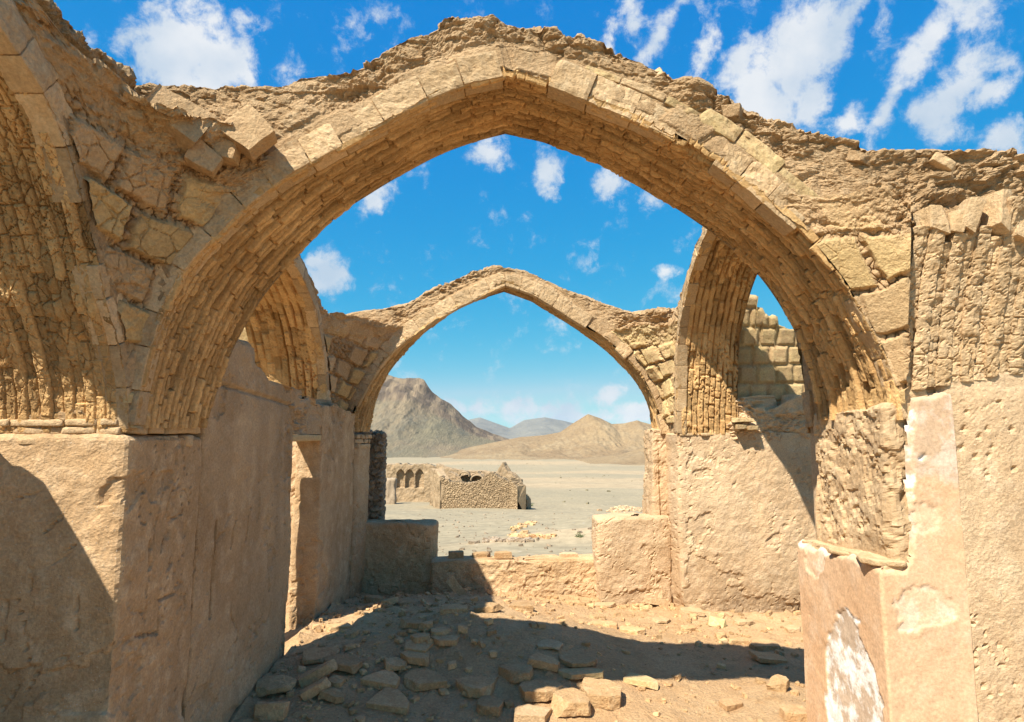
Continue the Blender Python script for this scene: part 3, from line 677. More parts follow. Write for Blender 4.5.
# thin springer bricks at the top of the pier
rng = random.Random(5)
def course(T, p0, p1, nrm, z, l=(.12, .24), hgt=.03, dep=.12, prot=.0, seed=0, mat=M_ring):
    p0 = np.array(p0, float); p1 = np.array(p1, float); L = np.linalg.norm(p1 - p0); dv = (p1 - p0) / L; s = 0; k = 0; rg = random.Random(seed)
    while s < L - .05:
        ll = min(rg.uniform(*l), L - s); V, F = lump((ll - .008, dep, hgt), seed * 50 + k, .010, .005, n=(6, 3, 2), cuts=1 if rg.random() < .6 else 0)
        nn = np.array(nrm, float); c = p0 + dv * (s + ll / 2) - nn * (dep / 2 - prot + rg.uniform(-.004, .012))
        W = V[:, :1] * np.r_[dv, 0] + V[:, 1:2] * np.r_[-nn, 0] + V[:, 2:] * np.array([0, 0, 1.0]) + np.r_[c, z + rg.uniform(-.003, .003)]
        mesh_obj('springer_brick', W, fix_wind(W, F), mat, T); s += ll; k += 1
for q, (z, pr) in enumerate(((ZS - .035, .012), (ZS + .005, .004), (ZS + .04, .016))):
    course(TPL, (-2.30, A0), (-1.56, A0), (0, -1), z, prot=pr, seed=11 + q)
course(TPL, (XL0, 2.64), (XL0, 3.2), (1, 0), ZS - .04, l=(.08, .13), hgt=.055, prot=.012, seed=17)
course(TPL, (XL0, 2.62), (XL0, 3.2), (1, 0), ZS + .015, l=(.10, .18), hgt=.04, prot=.02, seed=18)

# low wall that closes the left side vault on its outer side (throws the lower shadow)
prism('infill_panel', [(-2.12, -.6, .04), (-2.12, 2.56, .1), (-2.4, 2.56, .1), (-2.4, -.6, .1)], -.1, lambda x, y: float(np.interp(y, [1.8, 2.0, 2.27, 2.375, 2.42, 2.56], [2.24, 2.17, 2.06, 1.93, 1.86, 1.75])) + .02 * float(fbm(np.array([x, y, 0.]), 3.5, 3, 77)), M_mud, TLL, 8, nz=30, disp=mud_disp(208))

# ------------------------------------------------------------------ near right pier: rough core and orange plaster coat
TPR = thing('pier', 'right pier with crumbling mud core above a peeling orange plaster base', 'pier', (2.0, 2.9, 0))
M_core = earth('mud_core', (.54, .37, .21), (.48, .315, .17), (.57, .41, .245), big=3, mid=16, fine=90, bump=.3, dist=.006, speck=.15, rnd=0)
def core_disp(P):
    d, a = mud_disp(301, 1.0, .6)(P)
    rough = sst(1.15, 1.3, P[..., 2]) * (P[..., 0] < 2.2) * (P[..., 1] < 3.28)
    f1, f2, c = worley(P * np.array([1, 1, .7]), 16, 31); w = vnoise(P, 5, 32)
    lay = -.016 * sst(.02, .07, fbm(P, 4.5, 4, 41, .6)) - .014 * sst(.12, .17, fbm(P, 9, 4, 42, .6)) - .012 * sst(-.25, -.20, -fbm(P, 6, 4, 43, .6)) * .5
    h1, h2, hc = worley(P, 26, 38); cl = np.exp(-(((P[..., 0] - 1.68) / .12) ** 2 + ((P[..., 2] - 1.42) / .25) ** 2 + ((P[..., 1] - 2.75) / .35) ** 2))
    d = d + rough * (.014 * fbm(P, 3, 3, 33) + .6 * lay + .006 * fbm(P, 15, 3, 34) - .07 * np.maximum(0, .45 - h1) * (hc > .4) * cl * sst(0, .3, vnoise(P, 9, 44)) - .05 * np.maximum(0, .40 - f1) * (w > .45))
    gx_, gz_ = P[..., 0] - 1.72, P[..., 2] - 1.45
    d = d - .035 * np.exp(-((gx_ / .07) ** 2 + (gz_ / .12) ** 2)) * (P[..., 1] < 2.8) * (.4 + 1.2 * np.maximum(0, vnoise(P, 18, 36)))
    return d, a
prism('core', [(1.625, 3.30, .0085), (1.605, 2.612, .0085), (3.2, 2.612, .2), (3.2, 3.30, .1)], -.1, ZS + .10, M_core, TPR, 5, core_disp, nz=240, rad=.04, smooth=False)
# mud face to the right of the orange coat, a thick coat with a cut edge
def face_coat():
    x = np.arange(1.80, 3.0, .0105); z = np.arange(-.1, ZS + .26, .0105); X, Zz = np.meshgrid(x, z, indexing='ij')
    edge = np.interp(z, [0, .58, 1.48, 2], [1.87, 1.857, 1.824, 1.81]) + .012 * fbm(np.stack([0 * z, 0 * z, z], -1), 2.2, 4, 61)
    # left edge follows a wandering line: shift the first columns
    s = (X - 1.80) / (3.0 - 1.80); X = edge[None, :] + s * (3.0 - edge[None, :])
    P = np.stack([X, np.full_like(X, 2.592), Zz], -1); d, a = mud_disp(311, .8, 1.3)(P)
    d = d - .045 * (1 - sst(0, .05, s + .0 * d)) ** 2 - .0 * d
    back = P.copy()[:, :, :]
    return grid_obj('mud_coat', P, d, np.array([0, -1, 0]), M_mudl, TPR, a, smooth=False)
face_coat()
def orange():
    """L-shaped coat: the side facing left, round corner, and the front up to the mud coat"""
    y = np.arange(3.36, 2.60, -.009); front = np.arange(1.545, 1.88, .009)
    cn = [(1.528 + .014 * (1 - math.cos(a)), 2.599 - .014 * math.sin(a)) for a in np.linspace(0, math.pi / 2, 5)]
    path = np.array([(1.528 + .04 * (q - 2.6), q) for q in y] + cn + [(q, 2.585) for q in front]); n = len(path)
    s = np.r_[0, np.cumsum(np.linalg.norm(np.diff(path, axis=0), axis=1))]; sc0 = s[len(y)]
    ztop = np.where(s < sc0 + .06, 1.235, 1.235) + .0 * s
    fr_ = s - sc0                                                   # metres right of the corner along the front
    ztop = np.where(fr_ < 0, 1.185 - .035 * (fr_ / -.7), 1.18)
    ztop = np.where(fr_ > .10, np.interp(fr_, [.10, .135, .15, .165, .19, .34], [1.17, 1.22, 1.5, 1.74, 1.86, 1.89]), ztop)
    z = np.arange(-.1, 1.93, .0075); nz = len(z); Zz = np.repeat(z[None, :], n, 0)
    P = np.concatenate([np.repeat(path[:, None], nz, 1), Zz[..., None]], -1); Fr = fr_[:, None] + 0 * Zz
    nz_ = fbm(P, 5, 5, 72, .62) * 1.7
    ell = lambda fx_, zz_, a, b: np.sqrt(((Fr - fx_) / a) ** 2 + ((Zz - zz_) / b) ** 2)
    pe = sst(0, .05, 1 - ell(-.29, .45, .25, .44) + .16 * nz_)       # big bare oval
    hgt = ztop[:, None] - Zz + .014 * nz_ + .02 * fbm(P, 16, 3, 86); lf = np.interp(Zz, [1.17, 1.22, 1.5, 1.74, 1.86], [.10, .135, .15, .165, .19])
    hgt = np.where(Zz > 1.22, np.minimum(hgt, (Fr - lf + .012 * nz_) * 1.0), hgt); hgt = np.minimum(hgt, 1.90 + .03 * nz_ - Zz)
    rim = sst(.0, .02, .035 + .05 * nz_ - hgt) * (Fr < .13); pe = np.maximum(pe, .32 * rim)
    left = np.interp(Zz, [1.2, 1.5, 1.74, 1.86], [.135, .15, .165, .19])
    strip = sst(0, .012, .010 + .06 * fbm(P, 9, 4, 85, .6) - np.abs(Fr - left - .012)) * (Zz > 1.25); pe = np.maximum(pe, strip)
    upper = sst(0, .03, Zz - 1.50 + .05 * nz_) * (Fr > .1)          # older pinkish-grey layer above
    flake = np.maximum.reduce([sst(0, .05, .75 - ell(.17, 1.03, .15, .13) + .6 * nz_), sst(0, .05, .6 - ell(.2, .50, .16, .07) + .6 * nz_),
                               sst(0, .05, .7 - ell(-.58, 1.10, .13, .10) + .6 * nz_), sst(0, .05, .6 - ell(.2, 1.36, .10, .09) + .6 * nz_)])
    pe = np.maximum(pe, .30 * upper); pe = np.maximum(pe, sst(0, .05, .35 - ell(.22, 1.62, .07, .10) + .6 * nz_))
    g = vnoise(P + .2 * fbm(P, 4, 3, 74)[..., None], 5, 75); crack = (1 - sst(0, .022, np.abs(g))) * sst(.1, .4, vnoise(P, 2.5, 76))
    d = .008 * fbm(P, 3, 3, 78) + .003 * fbm(P, 16, 3, 79) - .007 * sst(.4, .9, pe) - .005 * flake - .005 * crack + .004 * sst(.5, 1, pe) * fbm(P, 16, 3, 80)
    d = d - .03 * (1 - sst(-.008, .022, hgt))
    ref = np.array([-.7, -.7, 0]); tn = 1 + .13 * flake + .10 * fbm(P, 2, 4, 81, .6) - .10 * upper
    P2, fl = surf(P, d, ref); F = grid_faces(n, nz, flip=fl); k = (hgt > -.008).ravel(); F = F[k[F].all(1)]
    return mesh_obj('plaster_coat', P2, F, M_orange, TPR, {'peel': np.clip(np.maximum(pe, .22 * flake), 0, 1), 'tint': tn}, label='orange plaster with a big peeled white oval and flaking edge')
orange()
prism('ledge', [(1.575, 3.36, .02), (1.548, 2.60, .012), (1.80, 2.60, .05), (1.80, 3.36, .05)], -.1, lambda x, y: 1.172 - .03 * (y - 2.6) / .75, M_core, TPR, 5, lambda P: (.5 * rubble_disp(P, 307, .5) * (P[..., 2] > 1.12), {}), nz=40, rad=.02)
for (px, py, Y, sz, rz, sd) in ((1.60, 2.95, 1.168, (.13, .17, .022), 20, 81), (1.585, 2.70, 1.184, (.15, .21, .026), -14, 82)):
    V, F = lump(sz, sd, .01, .004, cuts=2); c = np.array([px, py, Y]); Rm = np.array(Matrix.Rotation(R(rz), 3, 'Z'))
    o = mesh_obj('flat_slab', V @ Rm.T + c, F, M_ring, base=c)
    tag(o, ['small flat mud slab at back of ledge on the orange pier', 'larger flat mud slab jutting over front corner of the orange ledge'][sd - 81], 'slab')
    V2 = V

# ------------------------------------------------------------------ near right vault stub: upright broken ribs of brick
TRV = thing('vault_stub', 'broken sunlit stub of brick vault ribs at the right edge', 'vault', (2.0, 2.5, ZS))
rg = random.Random(44)
for k in range(16):
    x0 = 1.665 + k * .052; top = .79 + .05 * rg.random() + {0: .04, 1: .06, 2: -.02, 4: .07, 5: .05, 7: .13, 8: .10, 10: .05, 11: .08}.get(k, 0)
    lo = .17 + .01 * rg.random() + .008 * k
    nz = 90; h = np.linspace(lo, top, nz); yf = 2.60 - .16 * (np.clip(h - .1, 0, 2) / .9) ** 2.2 - (.012 if k % 2 else 0) - .006 * rg.random()
    lean = .10 + .008 * rg.uniform(-1, 1)
    loop = []
    wv = .0555 * rg.uniform(.9, 1.05)
    for (a, b) in [(0.02, 0), (.5, -.004), (.98, 0), (1, .015), (1, .10), (1, .24), (0, .24), (0, .10), (0, .015)]: loop.append((a * wv, b))
    dense = []
    for i in range(len(loop)):
        p, q = np.array(loop[i]), np.array(loop[(i + 1) % len(loop)])
        for a in np.linspace(0, 1, 3 if i < 3 or i > 6 else 2, endpoint=False): dense.append(p * (1 - a) + q * a)
    lp = np.array(dense); m = len(lp)
    P = np.zeros((m, nz, 3)); P[..., 0] = x0 + lp[:, 0][:, None] + lean * (h - lo)[None, :]; P[..., 1] = yf[None, :] + lp[:, 1][:, None]; P[..., 2] = ZS + h[None, :]
    q = h / .21 + rg.random() * 5; qi = np.floor(q); ef = np.minimum(q - qi, 1 - q + qi) * .21
    dd = (.008 * (r2(qi, 0 * qi + k, 3) - .5) - .005 * (1 - sst(0, .007, ef)))[None, :] + .004 * fbm(P, 6, 3, 90) + .010 * fbm(P, 24, 4, 91, .65)
    f1, f2, _c = worley(P, 16, 92); dd = dd - .008 * (1 - sst(0, .06, f2 - f1))
    cpt = P.mean(0)
    cap = np.stack([P[:, -1] * .6 + cpt[-1] * .4 + np.array([0, 0, .012]), P[:, -1] * .05 + cpt[-1] * .95 + np.array([0, 0, .014])], 1)
    tn = (1 + .10 * (r2(qi, 0 * qi + k, 5) - .5))[None, :] + 0 * dd
    Pn = normals(P, cu=True); sg = np.sign((Pn * (P - cpt[None])).sum()); P2 = P + Pn * sg * dd[..., None]
    cap = np.stack([P2[:, -1] * .6 + P2[:, -1].mean(0) * .4 + np.array([0, 0, .012]), P2[:, -1] * .05 + P2[:, -1].mean(0) * .95 + np.array([0, 0, .014])], 1)
    P2 = np.concatenate([P2, cap], 1); tn = np.concatenate([tn, np.ones((m, 2))], 1)
    mesh_obj('brick_rib', P2, grid_faces(m, nz + 2, True, False, sg < 0), M_ring, TRV, {'tint': tn * .98}, smooth=False)
for (px, py, Y, sz, rot, sd) in ((931, 222, 2.53, (.085, .10, .12), (-6, 9, 8), 61), (951, 226, 2.54, (.05, .12, .10), (-4, 16, -6), 64), (967, 218, 2.53, (.075, .12, .14), (-4, 22, -14), 62), (992, 214, 2.53, (.06, .13, .18), (-4, 14, 12), 63), (1012, 230, 2.54, (.07, .12, .12), (-5, 10, 4), 65)):
    stick_brick(TRV, px, py, Y, sz, rot, sd, M_ring)
rb = random.Random(12)
for (px, py) in ((318, 92), (352, 84), (412, 50), (462, 26), (527, 38), (598, 56), (655, 82), (726, 107), (790, 137), (852, 152), (890, 160), (940, 160)):
    s_ = rb.uniform(.06, .13); stick_brick(TA, px, py + 8, A0 + rb.uniform(.04, .2), (s_ * 1.5, s_ * 1.2, s_ * rb.uniform(.4, .7)), (rb.uniform(-25, 25), rb.uniform(-35, 35), rb.uniform(-60, 60)), 1300 + px, M_crest if rb.random() < .6 else M_ring)
TPP = thing('pendentive', 'sunlit ochre brick patch in corner between near arch and right stub', 'vault corner', (1.6, 2.6, ZS))
XR0 = 1.68
pend(TPP, 'brick_face', lambda q: (min(cAr(q), XR0), A0 + .015), lambda q: (XR0 + .01, A0 - .02 - .14 * max(q - .1, 0)), (XR0 + .02, A0 + .03), 37, M_pend, ztop=1.02, bulge=.1, bw=.23, bh=.25, ang=.1, tilt=.2, dk=.6)
# rubble mass above the stub
def mass(T, name, c, size, seed, mat, k=1.0, n=(44, 20, 26)):
    V, F = rbox(n, .06); V = V * np.array(size); V = round_pts(V, size, min(size) * .3); W = V + np.array(c)
    dn = V / np.array(size); dn /= np.maximum(np.linalg.norm(dn, axis=1, keepdims=True), 1e-6)
    return mesh_obj(name, W + dn * rubble_disp(W, seed, k)[:, None], F, mat, T)
mass(TRV, 'rubble_crest', (2.42, 2.98, 2.66), (1.45, .5, .40), 5, M_crest, 1.0)

# ------------------------------------------------------------------ far arch
B0, B1 = 6.5, 6.95
fL = [(350, 432), (354, 415), (365, 391), (383, 363), (406, 340), (450, 312), (480, 297)]
fR = [(524, 291), (539, 298), (586, 328), (616, 350), (639, 376), (652, 400), (660, 424), (661, 434)]
gL = [(369, 432), (372, 419), (378, 395), (391, 370), (420, 337), (460, 308), (482, 299)]
gR = [(524, 299), (539, 306), (586, 336), (616, 360), (636, 383), (648, 405), (652, 424), (653, 434)]
FB, LB = two_sided(xz(fL, B0), xz([(505, 285)], B0)[0], xz(fR, B0), 190)
BB, _ = two_sided(xz(gL, B1), xz([(504, 292)], B1)[0], xz(gR, B1), 190)
skyB = [(322, 320), (340, 318), (373, 311), (406, 305), (440, 287), (473, 272), (500, 268), (519, 272), (539, 278), (573, 295), (606, 306), (632, 315), (659, 312), (690, 310)]
skw = [at(a, b, B0 + .08) for a, b in skyB]; sx = np.array([p[0] for p in skw]); tB = .14 + .72 * (sx + 2.2) / 4.4
outB = [(0, -2.4, ZS), (.08, -2.4, skw[0][2])] + [(tt, p[0], p[2]) for tt, p in zip(tB, skw)] + [(.92, 2.4, skw[-1][2]), (1, 2.4, ZS)]
TB = thing('pointed_arch', 'smaller far pointed mud-brick arch opening onto the desert plain', 'arch', (0, 6.7, ZS))
arch(TB, FX, FB, BB, B0, B1, outB, 23, ring=.15, nr=1.2, nring=8, ns=44, nd=40)

# ------------------------------------------------------------------ middle side vaults
def side_prof(prof, y0, y1, apex):
    f = [(y, ZS + h) for y, h in prof]; nn = [(y0 + y1 - y, z) for y, z in f][::-1]
    return two_sided(f, ((y0 + y1) / 2, ZS + apex), nn, 150)[0]
FML = side_prof([(6.1, 0), (6.07, .25), (6.02, .45), (5.9, .72), (5.6, 1.08), (5.2, 1.30)], 6.1, 3.5, 1.42)
TML = thing('side_vault', 'brick barrel arch above the left wall between the two pointed arches', 'vault', (-2.0, 4.8, ZS))
arch(TML, FY, FML, FML.copy(), -1.68, -2.36, [(0, 6.45, ZS), (.10, 6.4, ZS + 1.18), (.26, 5.85, ZS + 1.22), (.36, 5.3, ZS + 1.46), (.5, 4.8, ZS + 1.6), (.62, 4.3, ZS + 1.66), (.75, 3.8, ZS + 1.75), (.92, 3.2, ZS + 1.78), (1, 3.2, ZS)], 29, ring=.12, nr=1.2, nring=10, ns=24, nd=50, crest_k=.6)
FMR = side_prof([(6.1, 0), (6.06, .42), (5.98, .82), (5.85, 1.07), (5.6, 1.34), (5.2, 1.60)], 6.1, 3.5, 1.74)
TMR = thing('side_vault', 'tall brick barrel arch half in shade right of the far pointed arch', 'vault', (2.0, 4.8, ZS))
arch(TMR, FYR, FMR, FMR.copy(), 1.70, 2.30, [(0, 6.45, ZS), (.10, 6.4, ZS + 1.17), (.22, 6.05, ZS + 1.24), (.36, 5.45, ZS + 1.66), (.5, 4.8, ZS + 1.9), (.75, 3.8, ZS + 1.3), (.92, 3.25, ZS + 1.1), (1, 3.25, ZS)], 33, ring=.09, nr=1.2, nring=11, ns=24, nd=60, crest_k=.5)
EB_, _ = offset_curve(FB, .12); hb = len(EB_) // 2; cBl = curve_h(EB_, 0, hb); cBr = curve_h(EB_, hb, len(EB_))
EML, _ = offset_curve(FML, .10); EMR, _ = offset_curve(FMR, .08)
cml = curve_h(EML, 0, len(EML) // 2); cmr = curve_h(EMR, 0, len(EMR) // 2)
TQ = thing('pendentive', 'shaded brick corner panel left of the far arch', 'vault corner', (-1.6, 6.4, ZS))
pend(TQ, 'brick_face', lambda q: (max(cBl(q), -1.66), 6.5), lambda q: (-1.69, min(cml(q), 6.4)), (-1.68, 6.5), 43, M_pend, nu=70, nv=90, ztop=1.14, bulge=.15)
TQ2 = thing('pendentive', 'sunlit brick corner panel right of the far arch', 'vault corner', (1.6, 6.4, ZS))
pend(TQ2, 'brick_face', lambda q: (min(cBr(q), 1.68), 6.5), lambda q: (1.74, min(cmr(q), 6.44)), (1.70, 6.5), 47, M_ochre, nu=70, nv=90, ztop=1.08, bulge=.15)

# ------------------------------------------------------------------ left wall with doorway
def wtop(x, y):
    return ZS + float(np.interp(y, [3.2, 3.45, 3.75, 4.0, 4.2, 4.3, 4.5, 5.3, 5.7, 6.3], [.52, .50, .47, .36, .30, .30, .30, .26, .24, .20])) + .03 * float(vnoise(np.array([x, y, 0.]), 7, 3))
TW = thing('wall', 'long shaded mud wall on the left with ragged top and a doorway', 'wall', (-1.7, 4.8, 0))
wallcuts = strokes_on([zc(q) for q in ([(735, 180), (740, 110)], [(800, 330), (800, 190)], [(690, 200), (700, 120)], [(770, 120), (775, 40)])], lambda a, b: at_x(a, b, -1.52), .009, .024)
def wall_disp(P):
    d, a = mud_disp(401, 1.0)(P)
    crk = np.exp(-((P[..., 1] - 3.44 - .012 * vnoise(P, 6, 9)) / .008) ** 2) * ((P[..., 2] > .75) & (P[..., 2] < 1.25)) * (P[..., 0] > -1.6)
    lay = np.exp(-((P[..., 2] - ZS - .26 + .05 * (P[..., 1] - 3.5)) / .012) ** 2) * (P[..., 0] > -1.6)
    return d - .05 * crk - .02 * lay - carve(P, wallcuts), a
prism('near_panel', [(-1.52, 3.24, fine), (-1.52, 4.65, .03), (-1.78, 4.36, .08), (-1.78, 3.24, .08)], -.1, wtop, M_mud, TW, 3, wall_disp, nz=190, rad=.03)
prism('far_panel', [(-1.535, 5.42, fine * 1.3), (-1.51, 6.52, .05), (-1.77, 6.52, .08), (-1.77, 5.42, .015)], -.1, wtop, M_mud, TW, 3, mud_disp(405, 1.1), nz=150, rad=.03)
prism('jamb_shade_block', [(-1.82, 4.84, .05), (-1.82, 5.06, .05), (-2.04, 5.06, .05), (-2.04, 4.84, .05)], -.1, 1.95, M_mud, TW, 4, mud_disp(407), nz=40)  # unseen block added outside the doorway to keep sun off the far jamb
def head_disp(P):
    return rubble_disp(P, 409, .8), {}
prism('door_head', [(-1.545, 4.60, .012), (-1.545, 5.48, .05), (-1.75, 5.48, .06), (-1.75, 4.60, .06)], ZS - .0, wtop, M_mud, TW, 3, head_disp, nz=30, rad=.03)
for k in range(2):
    V, F = lump((.11, .90, .05), 130 + k, .008, .006, n=(4, 16, 3), cuts=0)
    mesh_obj('lintel_board', V + np.array([-1.60 - .115 * k, 5.03, ZS - .03]), F, M_ochre, TW)
# left pier behind the wall that carries the middle side vault
TPM = thing('pier', 'sunlit pier seen through the left doorway', 'pier', (-2.1, 6.3, 0))
prism('body', [(-1.80, 6.12, .025), (-1.80, 6.9, .1), (-3.0, 6.9, .1), (-3.0, 6.12, .025)], -.1, ZS, M_mudl, TPM, 13, mud_disp(411), nz=90)
prism('rear_body', [(-1.80, 3.27, .06), (-1.80, 3.5, .06), (-3.0, 3.5, .06), (-3.0, 3.27, .06)], -.1, ZS, M_mud, TPL, 14, nz=30)
TBP = thing('pier', 'shaded left jamb under the far arch', 'pier', (-1.7, 6.7, 0))
prism('body', [(-1.51, 6.53, .016), (-1.45, 6.96, .03), (-1.79, 6.96, .06), (-1.79, 6.53, .06)], -.1, ZS - .14, M_mud, TBP, 15, mud_disp(415, 1.4), nz=130)
for q in range(3):
    course(TBP, (-1.50, 6.54), (-1.44, 6.96), (.99, -.14), ZS - .12 + .05 * q, l=(.1, .15), hgt=.045, prot=.01, seed=71 + q, mat=M_ring)
# ------------------------------------------------------------------ right far pier
TPF = thing('pier', 'broad sunlit mud pier right of the far arch with a diagonal shadow', 'pier', (2.4, 6.4, 0))
def pf(P):
    d, a = mud_disp(421, 1.1)(P)
    stain = sst(.55, .1, P[..., 2] + .25 * fbm(P, 3, 3, 8)); er = sst(.24, .0, P[..., 2] + .10 * fbm(P, 5, 4, 9))
    rgh = sst(.1, .5, fbm(P, 2.2, 3, 12)) * stain
    d = d - .03 * er + rgh * (.02 * fbm(P, 14, 4, 6)); a['tint'] = a['tint'] * (1 - .16 * stain); return d, a
prism('body', [(1.70, 6.9, .06), (1.70, 6.10, .014), (3.2, 6.10, .1), (3.2, 6.9, .1)], -.1, ZS, M_mudl, TPF, 17, pf, nz=150, rad=.05)
def jamb_disp(P):
    d, a = mud_disp(425, 1.5)(P); return d + .05 * (1 - P[..., 2] / ZS) * (P[..., 0] < 1.62) + .4 * rubble_disp(P, 427, .5), a
prism('arch_jamb', [(1.555, 6.95, .03), (1.555, 6.53, .014), (1.76, 6.53, .014), (1.76, 6.95, .1)], -.1, ZS + .03, M_mudl, TPF, 18, jamb_disp, nz=110)
course(TPF, (1.72, 6.1), (2.3, 6.1), (0, -1), ZS + .0, prot=.01, seed=27, l=(.15, .25))
prism('rear_core', [(1.72, 3.5, .05), (1.72, 3.30, .05), (3.2, 3.30, .1), (3.2, 3.5, .1)], -.1, ZS, M_mudl, TPR, 19, nz=30)
# brick panel beyond the right side vault
def panel(T, x0, x1, y, z0, ztop, seed, mat, curve=.25, dens=.014, bs=.185):
    x = np.arange(x0, x1, dens); n = len(x); zt = np.array([ztop(q) for q in x]); v = np.linspace(0, 1, 90)
    Zz = z0 + (zt[:, None] - z0) * v[None, :]; X = x[:, None] + 0 * Zz
    Yy = y - curve * ((Zz - z0) / 1.2) ** 2
    P = np.stack([X, Yy, Zz], -1); e, r, q, lu, lv = brick_wall(X, Zz, bs, bs, .022, seed, .012)
    d = .02 * e + .014 * (q - .5) + .006 * fbm(P, 14, 3, seed)
    # front, over the top, back
    top = np.stack([P[:, -1] + np.array([0, s, .004]) for s in (.05, .15, .25)], 1); bk = np.stack([top[:, -1] * (1 - s) + np.stack([x, 0 * x + y + .25, 0 * x + z0], 1) * s for s in (.5, 1)], 1)
    P = np.concatenate([P, top, bk], 1); z_ = np.zeros((n, 5)); d = np.concatenate([d, z_], 1); tn = np.concatenate([.92 + .36 * (r - .5) + .12 * e, z_ + 1], 1)
    return grid_obj('brick_face', P, d, np.array([0, -1, 0]), mat, T, {'tint': tn})
stepR = lambda x: ZS + float(np.interp(x, [2.2, 2.50, 2.505, 2.58, 2.585, 2.72, 2.725, 2.9, 3.3], [1.38, 1.36, 1.27, 1.26, 1.19, 1.17, 1.10, 1.06, .95])) - .02
TNB = thing('brick_panel', 'curved panel of square ochre bricks with stepped top beyond right vault', 'brick wall', (2.7, 6.3, ZS))
panel(TNB, 2.22, 3.3, 6.22, ZS + .22, stepR, 53, M_ochre)
def blob_disp(P): return rubble_disp(P, 433, 1.0), {}
prism('mud_fill', [(2.22, 6.5, .1), (2.22, 6.08, .02), (3.3, 6.08, .1), (3.3, 6.5, .1)], ZS - .05, lambda x, y: ZS + .30 + .06 * math.sin(x * 9), M_mudl, TNB, 2, blob_disp, nz=40, rad=.06)
for k, (px, py) in enumerate(((742, 420), (741, 427), (752, 428))):
    stick_brick(TNB, px, py, 6.03, (.20 if k < 1 else .12, .1, .04), (0, 0, 3), 640 + k, M_ochre)
stepL = lambda x: ZS + float(np.interp(x, [-3.4, -2.8, -2.6, -2.3], [.7, .9, 1.1, 1.25]))
TNL = thing('brick_panel', 'sunlit brick panel glimpsed behind left side vault', 'brick wall', (-2.8, 6.2, ZS))
panel(TNL, -3.3, -2.32, 6.25, ZS - .02, stepL, 59, M_ochre)

# ------------------------------------------------------------------ low parapets in the far arch
def par(name, label, px0, px1, pyt, Y0, Y1, seed, zb=-.1, k=1.0, mat=M_mud, rad=.05, xa=None, xb=None):
    a = at(px0, pyt, Y0); b = at(px1, pyt, Y0); xa = a[0] if xa is None else xa; xb = b[0] if xb is None else xb
    T = thing(name, label, 'parapet', ((xa + xb) / 2, Y0, 0)); z1 = (a[2] + b[2]) / 2
    prism('body', [(xa, Y0, .013), (xb, Y0, .02), (xb, Y1, .05), (xa, Y1, .05)], zb, lambda x, y: z1 + .03 * float(fbm(np.array([x, y, 0.]), 5, 3, seed)), mat, T, seed, mud_disp(seed + 440, 1.5 * k), nz=70, rad=rad)
    return T
par('parapet', 'shaded block of low mud wall left of the sill', 372, 436, 526, 6.90, 7.25, 3, xa=-1.56, rad=.10)
par('parapet', 'sunlit block of low mud wall right of the sill', 597, 660, 521, 6.47, 6.9, 4, xb=1.72, mat=M_mudl)
def sill_disp(P):
    d, a = mud_disp(461, 1.8, 1.4)(P); return d + .3 * rubble_disp(P, 463, .5), a
TS = thing('parapet', 'low eroded mud sill across the foot of the far arch', 'parapet', (0, 6.8, 0))
xa, xb = at(430, 562, 6.7)[0], at(604, 562, 6.7)[0]
prism('body', [(xa, 6.68, .012), (xb, 6.68, .02), (xb, 7.0, .03), (xa, 7.0, .05)], -.1, lambda x, y: at(500, 563, 6.7)[2] + .02 * float(fbm(np.array([x, y, 0.]), 4, 3, 6)), M_mud, TS, 7, sill_disp, nz=50, rad=.05)
# stone wall end beyond the left jamb, thin pillar beyond the right jamb
TST = thing('stone_wall', 'rough stacked stone wall end behind left jamb of the far arch', 'stone wall', (-1.5, 7.6, 0))
c1 = at(384, 470, 7.3)[0]
prism('body', [(-1.95, 7.25, .015), (c1, 7.25, .012), (c1 - .12, 8.0, .1), (-1.95, 8.0, .1)], -.3, lambda x, y: ZS + .0 + .25 * min(0, (-1.45 - x)) - .0 + .02 * math.sin(40 * x), M_stone, TST, 1, stone_disp(471, 11, .035), nz=120, rad=.05)
# ------------------------------------------------------------------ ruin out on the plain
TR = thing('ruined_building', 'roofless ruin with three arched niches on the gravel plain', 'ruin', (-4.5, 50, float(ground_z(np.array(-4.5), np.array(50.)))))
def arcade():
    Y = 60.; xa, xb = at(386, 480, Y)[0], at(438, 480, Y)[0]; zt = at(400, 464, Y)[2]; zb = float(ground_z(np.array((xa + xb) / 2), np.array(Y))) - .3
    x = np.linspace(xa, xb, 160); v = np.linspace(0, 1, 90); X, V = np.meshgrid(x, v, indexing='ij')
    tz = zt + .25 * fbm(np.stack([x, 0 * x, 0 * x], -1), 1.2, 5, 3, .6)[:, None] - .35 * sst(at(428, 470, Y)[0], xb, X); Zz = zb + (tz - zb) * V
    dep = np.zeros_like(X)
    for px in (400.5, 409.5, 419.5):
        cx = at(px, 480, Y)[0]; hw = .40; z1 = at(px, 474, Y)[2]; zf = at(px, 488, Y)[2]
        u = np.abs(X - cx) / hw; archz = z1 + .42 * (1 - np.clip(u, 0, 1) ** 1.7)
        dep = np.maximum(dep, ((u < 1) & (Zz < archz) & (Zz > zf)) * .38)
    P = np.stack([X, Y + dep + .14 * fbm(np.stack([X, 0 * X, Zz], -1), 1.5, 5, 2, .6), Zz], -1)
    top = np.stack([P[:, -1] + np.array([0, s, 0]) for s in (.3, 1.3)], 1); bot = top[:, -1:] * np.array([1, 1, 0]) + np.array([0, 0, zb])
    P = np.concatenate([P, top, bot], 1); mesh_obj('niche_wall', P, grid_faces(P.shape[0], P.shape[1]), M_ruin, TR)
arcade()
